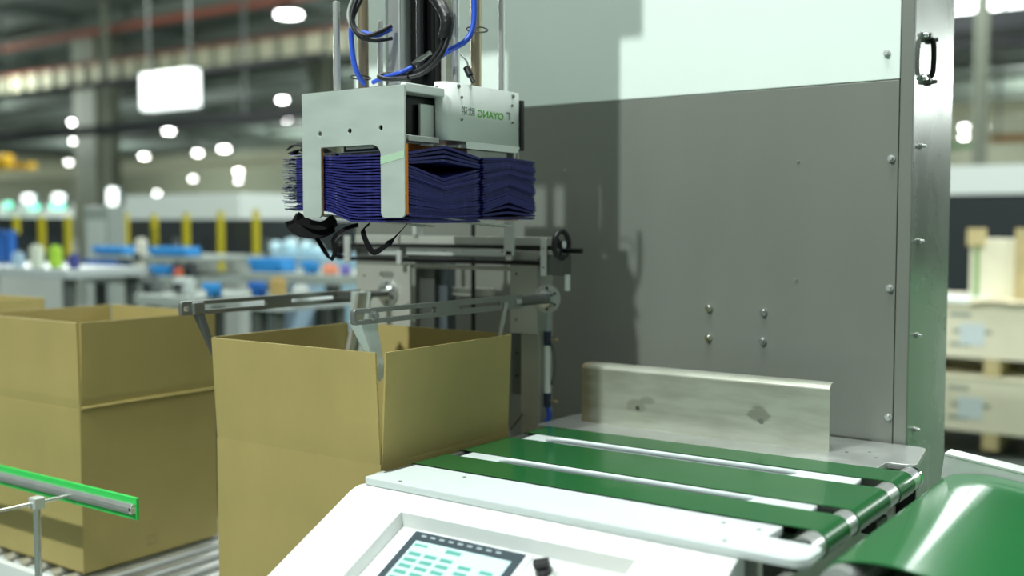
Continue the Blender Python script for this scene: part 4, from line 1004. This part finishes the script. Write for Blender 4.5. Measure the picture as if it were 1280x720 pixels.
# film wrapped bundles heaped on a carton stack behind the blue bins
hz = on_y(366, 318, Yc_ + .75).z
a = on_y(326, 318, Yc_ + .75).x; b = on_y(402, 318, Yc_ + .75).x
t = thing('parts_cabinet', ((a + b) / 2, Yc_ + .75, 0), 'pale blue parts cabinet under the clear film bundles', 'cabinet')
MB().box(a, b, Yc_ + .75, Yc_ + 1.1, 0, hz).build('housing', mat('p_8fb4c4', '8fb4c4', .6), t, .01); MB().box(a + .03, b - .03, Yc_ + .74, Yc_ + .75, .1, hz - .05).build('door', mat('p_9cb8c9', '9cb8c9', .6), t)
for k, (x, rp_) in enumerate(((345, 11), (364, 13), (384, 12), (398, 8))):
    rr = rp_ * 5.9 / F_PX; c = on_y(x, 318, Yc_ + .92)
    bm = bmesh.new(); bmesh.ops.create_icosphere(bm, subdivisions=2, radius=rr)
    for v in bm.verts: v.co *= R.uniform(.85, 1.1)
    for v in bm.verts: v.co.z = max(v.co.z, -rr * .8)
    me = bpy.data.meshes.new('wrapped_bundle'); bm.to_mesh(me); bm.free(); me.materials.append(mat('clear_wrap', 'b9d8e0', .15, var=.3, scale=14))
    o = bpy.data.objects.new('wrapped_bundle', me); COL.objects.link(o); o.location = (c.x, c.y, hz + rr * .8)
    tag(o, '%s clear film wrapped bundle of the row on the pale blue cabinet' % ('leftmost', 'second from left', 'third from left', 'small rightmost')[k], 'bundle', 'clear film bundles')
# low tables / dark stands filling the floor zone
# columns
def column(x0, x1, d, label):
    a, b, Y, Y2, z0, z1 = bgspan(x0, x1, 0, 280, d, 0); w_ = (b - a) * .6; b = a + (b - a) * .72
    t = thing('hall_column', ((a + b) / 2, Y, 0), label, 'column')
    MB().box(a, b, Y, Y + .04, 0, 7.6).box(a, b, Y + w_ - .04, Y + w_, 0, 7.6).box((a + b) / 2 - .02, (a + b) / 2 + .02, Y, Y + w_, 0, 7.6).build('shaft', B_col, t)
    MB().box(a - .05, b + .05, Y - .05, Y + w_ + .05, 0, .04).build('foot_plate', B_dgrey, t)
column(92, 128, 35, 'tall pale steel hall column at the left'); column(384, 416, 36, 'tall steel hall column just left of the gripper')
column(128, 134, 30, 'thin dark post beside the tall left column'); column(1216, 1238, 24, 'hall column at the right beyond the crates')
# crane beams and trays along the hall
def beam(label, name, cat, x0, y0, x1, y1, thpx, z, m, extra=None, zth=None):
    # choose the depth from the height, run along X
    xm, ym = (x0 + x1) / 2, (y0 + y1) / 2
    d = (z - CAM_H) * F_PX / (280 - ym); c = at(xm, ym, d); Y = c.y; h = thpx * d / F_PX
    t = thing(name, (c.x, Y, z), label, cat)
    xa = on_y(-250, ym, Y).x; xb = on_y(x1, ym, Y).x
    MB().box(xa, xb, Y, Y + .3, z - h / 2, z + h / 2).build('web', m, t)
    for q in range(3): xx = xa + (xb - xa) * (.1 + .4 * q); MB().box(xx, xx + .05, Y + .1, Y + .15, z + h / 2, 7.6).build('hanger', B_dgrey, t)
    if extra: MB().box(xa, xb, Y - .12, Y, z + h * .45, z + h * .58).build('flange', extra, t, label='reddish top flange')
    return t, Y, xa, xb, h
t, Y, xa, xb, h = beam('long cream crane beam with a red flange crossing the upper left', 'crane_beam', 'beam', 0, 110, 440, 46, 24, 6.2, B_cream, B_red)
x = xb
while x > on_y(-20, 80, Y).x:
    MB().box(x - .05, x + .05, Y - .12, Y, 6.2 - h / 2, 6.2 + h / 2).build('stiffener', B_col, t); x -= .9
beam('thin red pipe near the ceiling at the upper left', 'ceiling_pipe', 'pipe', 0, 52, 440, -10, 6, 7.0, B_red)
beam('dark cable tray crossing the left background', 'cable_tray', 'tray', 0, 176, 400, 135, 11, 4.0, B_black)
beam('second dark cable tray below the crane beam', 'cable_tray', 'tray', 0, 122, 400, 66, 6, 5.0, B_black)
beam('far cream beam low in the left background', 'crane_beam', 'beam', 0, 222, 380, 196, 12, 5.2, B_cream)
beam('far grey duct between the cable trays', 'air_duct', 'duct', 0, 150, 380, 108, 14, 5.9, B_grey)
def beam_r(label, name, cat, ym, thpx, z, m, x0=1150, x1=1520):
    d = (z - CAM_H) * F_PX / (280 - ym); c = at(1235, ym, d); Y = c.y; h = thpx * d / F_PX
    t = thing(name, (c.x, Y, z), label, cat)
    MB().box(on_y(x0, ym, Y).x, on_y(x1, ym, Y).x, Y, Y + .3, z - h / 2, z + h / 2).build('web', m, t); xx = c.x + .3; MB().box(xx, xx + .05, Y + .1, Y + .15, z + h / 2, 7.6).build('hanger', B_dgrey, t); return t
beam_r('broad dark duct at the upper right beyond the cabinet', 'air_duct', 'duct', 25, 24, 6.16, B_black)
beam_r('dark duct below the broad one at the upper right', 'air_duct', 'duct', 52, 15, 5.7, B_black)
t = thing('light_box', (-5.8, 27, 6.39), 'bright white light box at the top right corner above the dark duct', 'lamp')
MB().box(-7.6, -4.3, 27.6, 27.7, 6.40, 7.28).build('diffuser', B_box, t); MB().box(-7.65, -4.25, 27.7, 27.8, 6.33, 7.32).build('housing', B_white, t)
t = thing('streak_light', (-4.5, 20, 7.22), 'long unseen glowing strip added under the roof for the belt streak', 'lamp')
MB().prism([(-4.4, 11.0), (-2.05, 11.0), (-5.0, 27.5), (-8.6, 27.5)], 2, 7.22, 7.26).build('diffuser', B_box, t)  # glowing strip added out of view, shaped for the streak on the belt
MB().prism([(-4.5, 10.9), (-1.95, 10.9), (-4.9, 27.55), (-8.8, 27.55)], 2, 7.26, 7.30).build('housing', B_dgrey, t)
for (q, y) in ((-3.0, 12), (-4.5, 19), (-6.0, 26)): MB().cyl((q, y, 7.30), (q, y, 7.6), .02, 8).build('hanger', B_dgrey, t)
beam_r('cream crane beam at the right between ducts and lamps', 'crane_beam', 'beam', 136, 18, 6.0, B_cream)
beam_r('orange rail at the right edge near the lamps', 'crane_rail', 'rail', 174, 9, 4.5, mat('far_orange', 'b0752a', .6), 1238)
beam_r('green rail right of the cabinet below the lamps', 'crane_rail', 'rail', 181, 6, 4.2, mat('far_green', '2f9a4a', .5), 1150, 1218)
# joists under the ceiling
jd = None
for k in range(14):
    Y = 12 + k * 3.6
    if jd is None:
        jd = tag(MB().box(-70, 20, 12, 12.25, 7.3, 7.6).build('ceiling_joist', mat('joist', '6b756b', .7)), 'grey ceiling joist running across the dim hall roof', 'beam', 'ceiling joists')
    else: q = jd.copy(); COL.objects.link(q); q.location = (0, k * 3.6, 0)
    (q if k else jd)['label'] = '%s grey ceiling joist counted from the camera, across the hall roof' % ORD[k]
for k in range(9):
    x = -62 + k * 8
    q = tag(MB().box(x, x + .3, 5, 61, 7.35, 7.6).build('ceiling_purlin', mat('joist2', '525e57', .7)), '%s dark roof purlin from the left, running away from the camera' % ORD[k], 'beam', 'roof purlins')
# sign board
a, b, Y, Y2, z0, z1 = bgspan(175, 251, 88, 134, 15, .2)
t = thing('hanging_sign', ((a + b) / 2, Y, z0), 'bright white hanging sign board below the crane beam', 'sign')
MB().box(a, b, Y, Y2, z0, z1).build('board', B_glow, t, .02)
mk = MB()
for (px, pw) in ((212, 5), (233, 7)): q = on_y(px, 108, Y); mk.box(q.x, q.x + pw * 15 / F_PX, Y - .012, Y, q.z - .04, q.z + .04)
mk.build('sign_marks', B_grey, t)
for x in (a + .08, b - .1): MB().box(x, x + .02, Y + .08, Y + .1, z1, 7.2).build('hanger', B_dgrey, t)
# crane block
o = thing('crane_trolley', at(18, 203, 14), 'yellow crane trolley at the left edge', 'crane')
bpart('housing', mat('crane_yellow', 'e0b010', .5), -14, 20, 193, 212, 14, .5, o, .05); bpart('jib', mat('crane_yellow', 'e0b010', .5), 18, 46, 203, 211, 14, .3, o)
# high-bay lamps
lamps = [(361, 20, 6.6, .62), (211, 165, 5.9, .40), (356, 150, 5.9, .38), (180, 196, 5.6, .4), (280, 187, 5.6, .5), (247, 192, 5.6, .38), (237, 212, 5.2, .5), (241, 224, 4.6, .3), (298, 215, 5.0, .4), (298, 226, 4.6, .3),
         (91, 154, 6.0, .25), (92, 177, 6.0, .22), (86, 204, 5.6, .28), (330, 120, 6.4, .25), (353, 126, 6.4, .32), (316, 118, 6.4, .2), (1205, 160, 6.2, .3), (1205, 172, 6.0, .3), (1231, 160, 6.0, .22), (1247, 174, 5.8, .42), (196, 242, 3.8, .3)]
LL = {(361, 20): 'largest glowing high-bay lamp, left of the guide rods', (211, 165): 'glowing lamp below the hanging sign', (356, 150): 'glowing lamp just left of the gripper plate',
      (180, 196): 'glowing lamp low and left of the sign, over the far cream beam', (280, 187): 'wide glowing lamp right of the far cream beam middle', (247, 192): 'small glowing lamp beside the wide one, to its left',
      (237, 212): 'glowing lamp upper of a touching pair above the enclosure', (241, 224): 'glowing lamp lower of a touching pair above the enclosure', (298, 215): 'upper dim lamp of the pair nearest the bags', (298, 226): 'lower bright lamp of the pair nearest the bags',
      (91, 154): 'top lamp of three beside the tall left column', (92, 177): 'middle lamp of three beside the tall left column', (86, 204): 'bottom lamp of three beside the tall left column',
      (330, 120): 'left lamp of the faint trio right of the sign', (353, 126): 'brightest right lamp of the faint trio right of the sign', (316, 118): 'faintest lamp of the trio right of the sign',
      (1205, 160): 'upper lamp next to the cabinet side at the right', (1205, 172): 'lower lamp next to the cabinet side at the right', (1231, 160): 'faint small lamp in the middle of the right hall', (1247, 174): 'largest lamp at the right beside the orange rail',
      (196, 242): 'small lamp at the canopy top of the long enclosure'}
for (x, y, z, dia) in lamps:
    d = (z - CAM_H) * F_PX / (280 - y); c = at(x, y, d)
    t = thing('high_bay_lamp', c, LL[(x, y)], 'lamp', 'far high-bay lamps' )
    MB().cyl(c, c + Vector((0, 0, .06)), dia / 2, 20).build('lens', B_lamp if d < 35 else B_lamps, t)
    MB().cyl(c + Vector((0, 0, .06)), c + Vector((0, 0, .3)), dia / 2, 20, dia / 5).build('shade', B_dgrey, t)
    MB().cyl(c + Vector((0, 0, .3)), (c.x, c.y, 7.6), .015, 8).build('hanger', B_dgrey, t)
for (x0, x1, y0, y1, m, lab) in ((131, 150, 234, 257.5, B_glow, 'bright white panel lamp above the switch cabinet'), (24, 46, 242, 254, B_glow, 'white status lamp on the left enclosure, left one'), (62, 84, 241, 253, B_glow, 'white status lamp on the left enclosure, right one'),
                                   (4, 17, 252, 260, B_teal, 'green status lamp at the left edge of the enclosure'), (33, 52, 255, 263, B_teal, 'middle green status lamp on the left enclosure'), (60, 84, 254, 262, B_teal, 'right green status lamp on the left enclosure')):
    a, b, Y, Y2, z0, z1 = bgspan(x0, x1, y0, y1, 9.4 if x0 < 100 else 7.75, .1)
    t = thing('status_lamp', ((a + b) / 2, Y, z0), lab, 'lamp'); MB().box(a, b, Y, Y2, z0, z1).build('lens', m, t, .04); MB().box(a, b, Y2, Y2 + .04, z0, z1).build('housing', B_dgrey, t)

# plywood crates on pallets at the right
M_ply = mat('plywood', 'e2dfc4', .65, var=.06, scale=3, bump=.1); M_wood = mat('crate_wood', 'b8aa7c', .7, var=.15, scale=8)
M_tag = mat('crate_print', '8f9c8e', .6); M_lbl = mat('crate_label', 'cfdcdc', .6)
def crate(z0, z1, label):
    X0, X1, Y0, Y1 = -1.95, .1, 6.84, 7.9
    t = thing('plywood_crate', ((X0 + X1) / 2, Y0, z0 - .05), label, 'crate', 'stacked plywood crates')
    MB().box(X0, X1, Y0, Y1, z0 + .05, z1).build('box', M_ply, t, .004)
    MB().box(X0 - .01, X1 + .01, Y0 - .015, Y1, z1, z1 + .012).build('lid', M_ply, t, .002)
    for x in (X0 + .02, (-1.42), -.75, X1 - .1): MB().box(x, x + .09, Y0 + .0, Y1, z0 - .05, z0 + .05).build('foot_block', M_wood, t)
    mk = MB()
    for (xx, zz, ww) in ((-1.62, .30, .12), (-1.60, .20, .22), (-1.62, .12, .12)): mk.box(xx, xx + ww, Y0 - .002, Y0, z0 + zz, z0 + zz + .022)
    mk.build('stencil', M_tag, t)
    MB().box(-1.56, -1.42, Y0 - .003, Y0, z0 + .13, z0 + .26).build('paper_label', M_lbl, t)
crate(.10, .475, 'lower plywood crate standing on the floor right of the cabinet')
crate(.545, .915, 'upper plywood crate resting on the lower crate')
zt = .928
t = thing('plywood_box', (-1.2, 6.95, zt), 'small open plywood box with corner posts on top of the crates', 'box')
a, b, Y, Y2, z0, z1 = bgspan(1212, 1420, 300, 378, 6.5, .5)
MB().box(a, b, Y, Y2, zt, z1).build('box', M_ply, t, .003)
for px in (1210, 1270): q = on_y(px, 300, Y); MB().box(q.x, q.x + .1, Y - .03, Y + .05, zt if px > 1220 else z1 - .04, z1 + .07).build('corner_post', M_wood, t)
q = on_y(1222, 300, Y); MB().box(q.x - .012, q.x + .012, Y - .012, Y - .002, zt, z1).build('green_strap', mat('strap_green', '6f9a55', .5), t)
t2 = MB(); vs = []
for i in range(13):
    for j in range(5): vs.append((-1.50 + i * .12, 6.80 + j * .045, zt + .001 + .022 * abs(math.sin(i * 1.7 + j)) + .01 * (j % 2)))
t2.add(vs, [(i * 5 + j, (i + 1) * 5 + j, (i + 1) * 5 + j + 1, i * 5 + j + 1) for i in range(12) for j in range(4)])
o = t2.build('packing_paper', mat('packing_paper', 'd8cfae', .7)); o.modifiers.new('s', 'SOLIDIFY').thickness = .004; tag(o, 'crumpled tan packing paper on the upper crate before the plywood box', 'paper')
o = MB().box(-1.85, -1.45, 6.84, 7.2, zt, zt + .02).build('plastic_sheet', mat('sheet_white', 'dbe6e6', .3), None, .004); tag(o, 'white plastic sheet lying on the upper crate beside the cabinet edge', 'sheet')
# enclosure beyond the crates
t = thing('machine_enclosure', at(1235, 280, 10), 'white and dark glazed machine enclosure beyond the plywood crates', 'machine'); t.location.z = 0
bpart('canopy', B_white, 1150, 1400, 205, 242, 10, 1.5, t); a, b, Y, Y2, z0, z1 = bgspan(1150, 1400, 243, 360, 10.05, 1.4)
MB().box(a, b, Y, Y2, 0, z1).build('window_panel', B_dark, t)
# green block added outside the frame so that the cabinet side mirrors green
t = thing('green_reflector', (.85, 5.6, 0), 'unseen green block added for the green reflection in the cabinet side', 'machine')
MB().box(.25, 1.5, 5.2, 6.1, .06, 1.12).build('housing', M_glime, t, .01); MB().box(.3, 1.45, 5.25, 6.05, 0, .06).build('plinth', M_dark, t)
MB().box(.24, .25, 5.3, 5.7, .2, 1.0).build('door', M_green, t, .002)
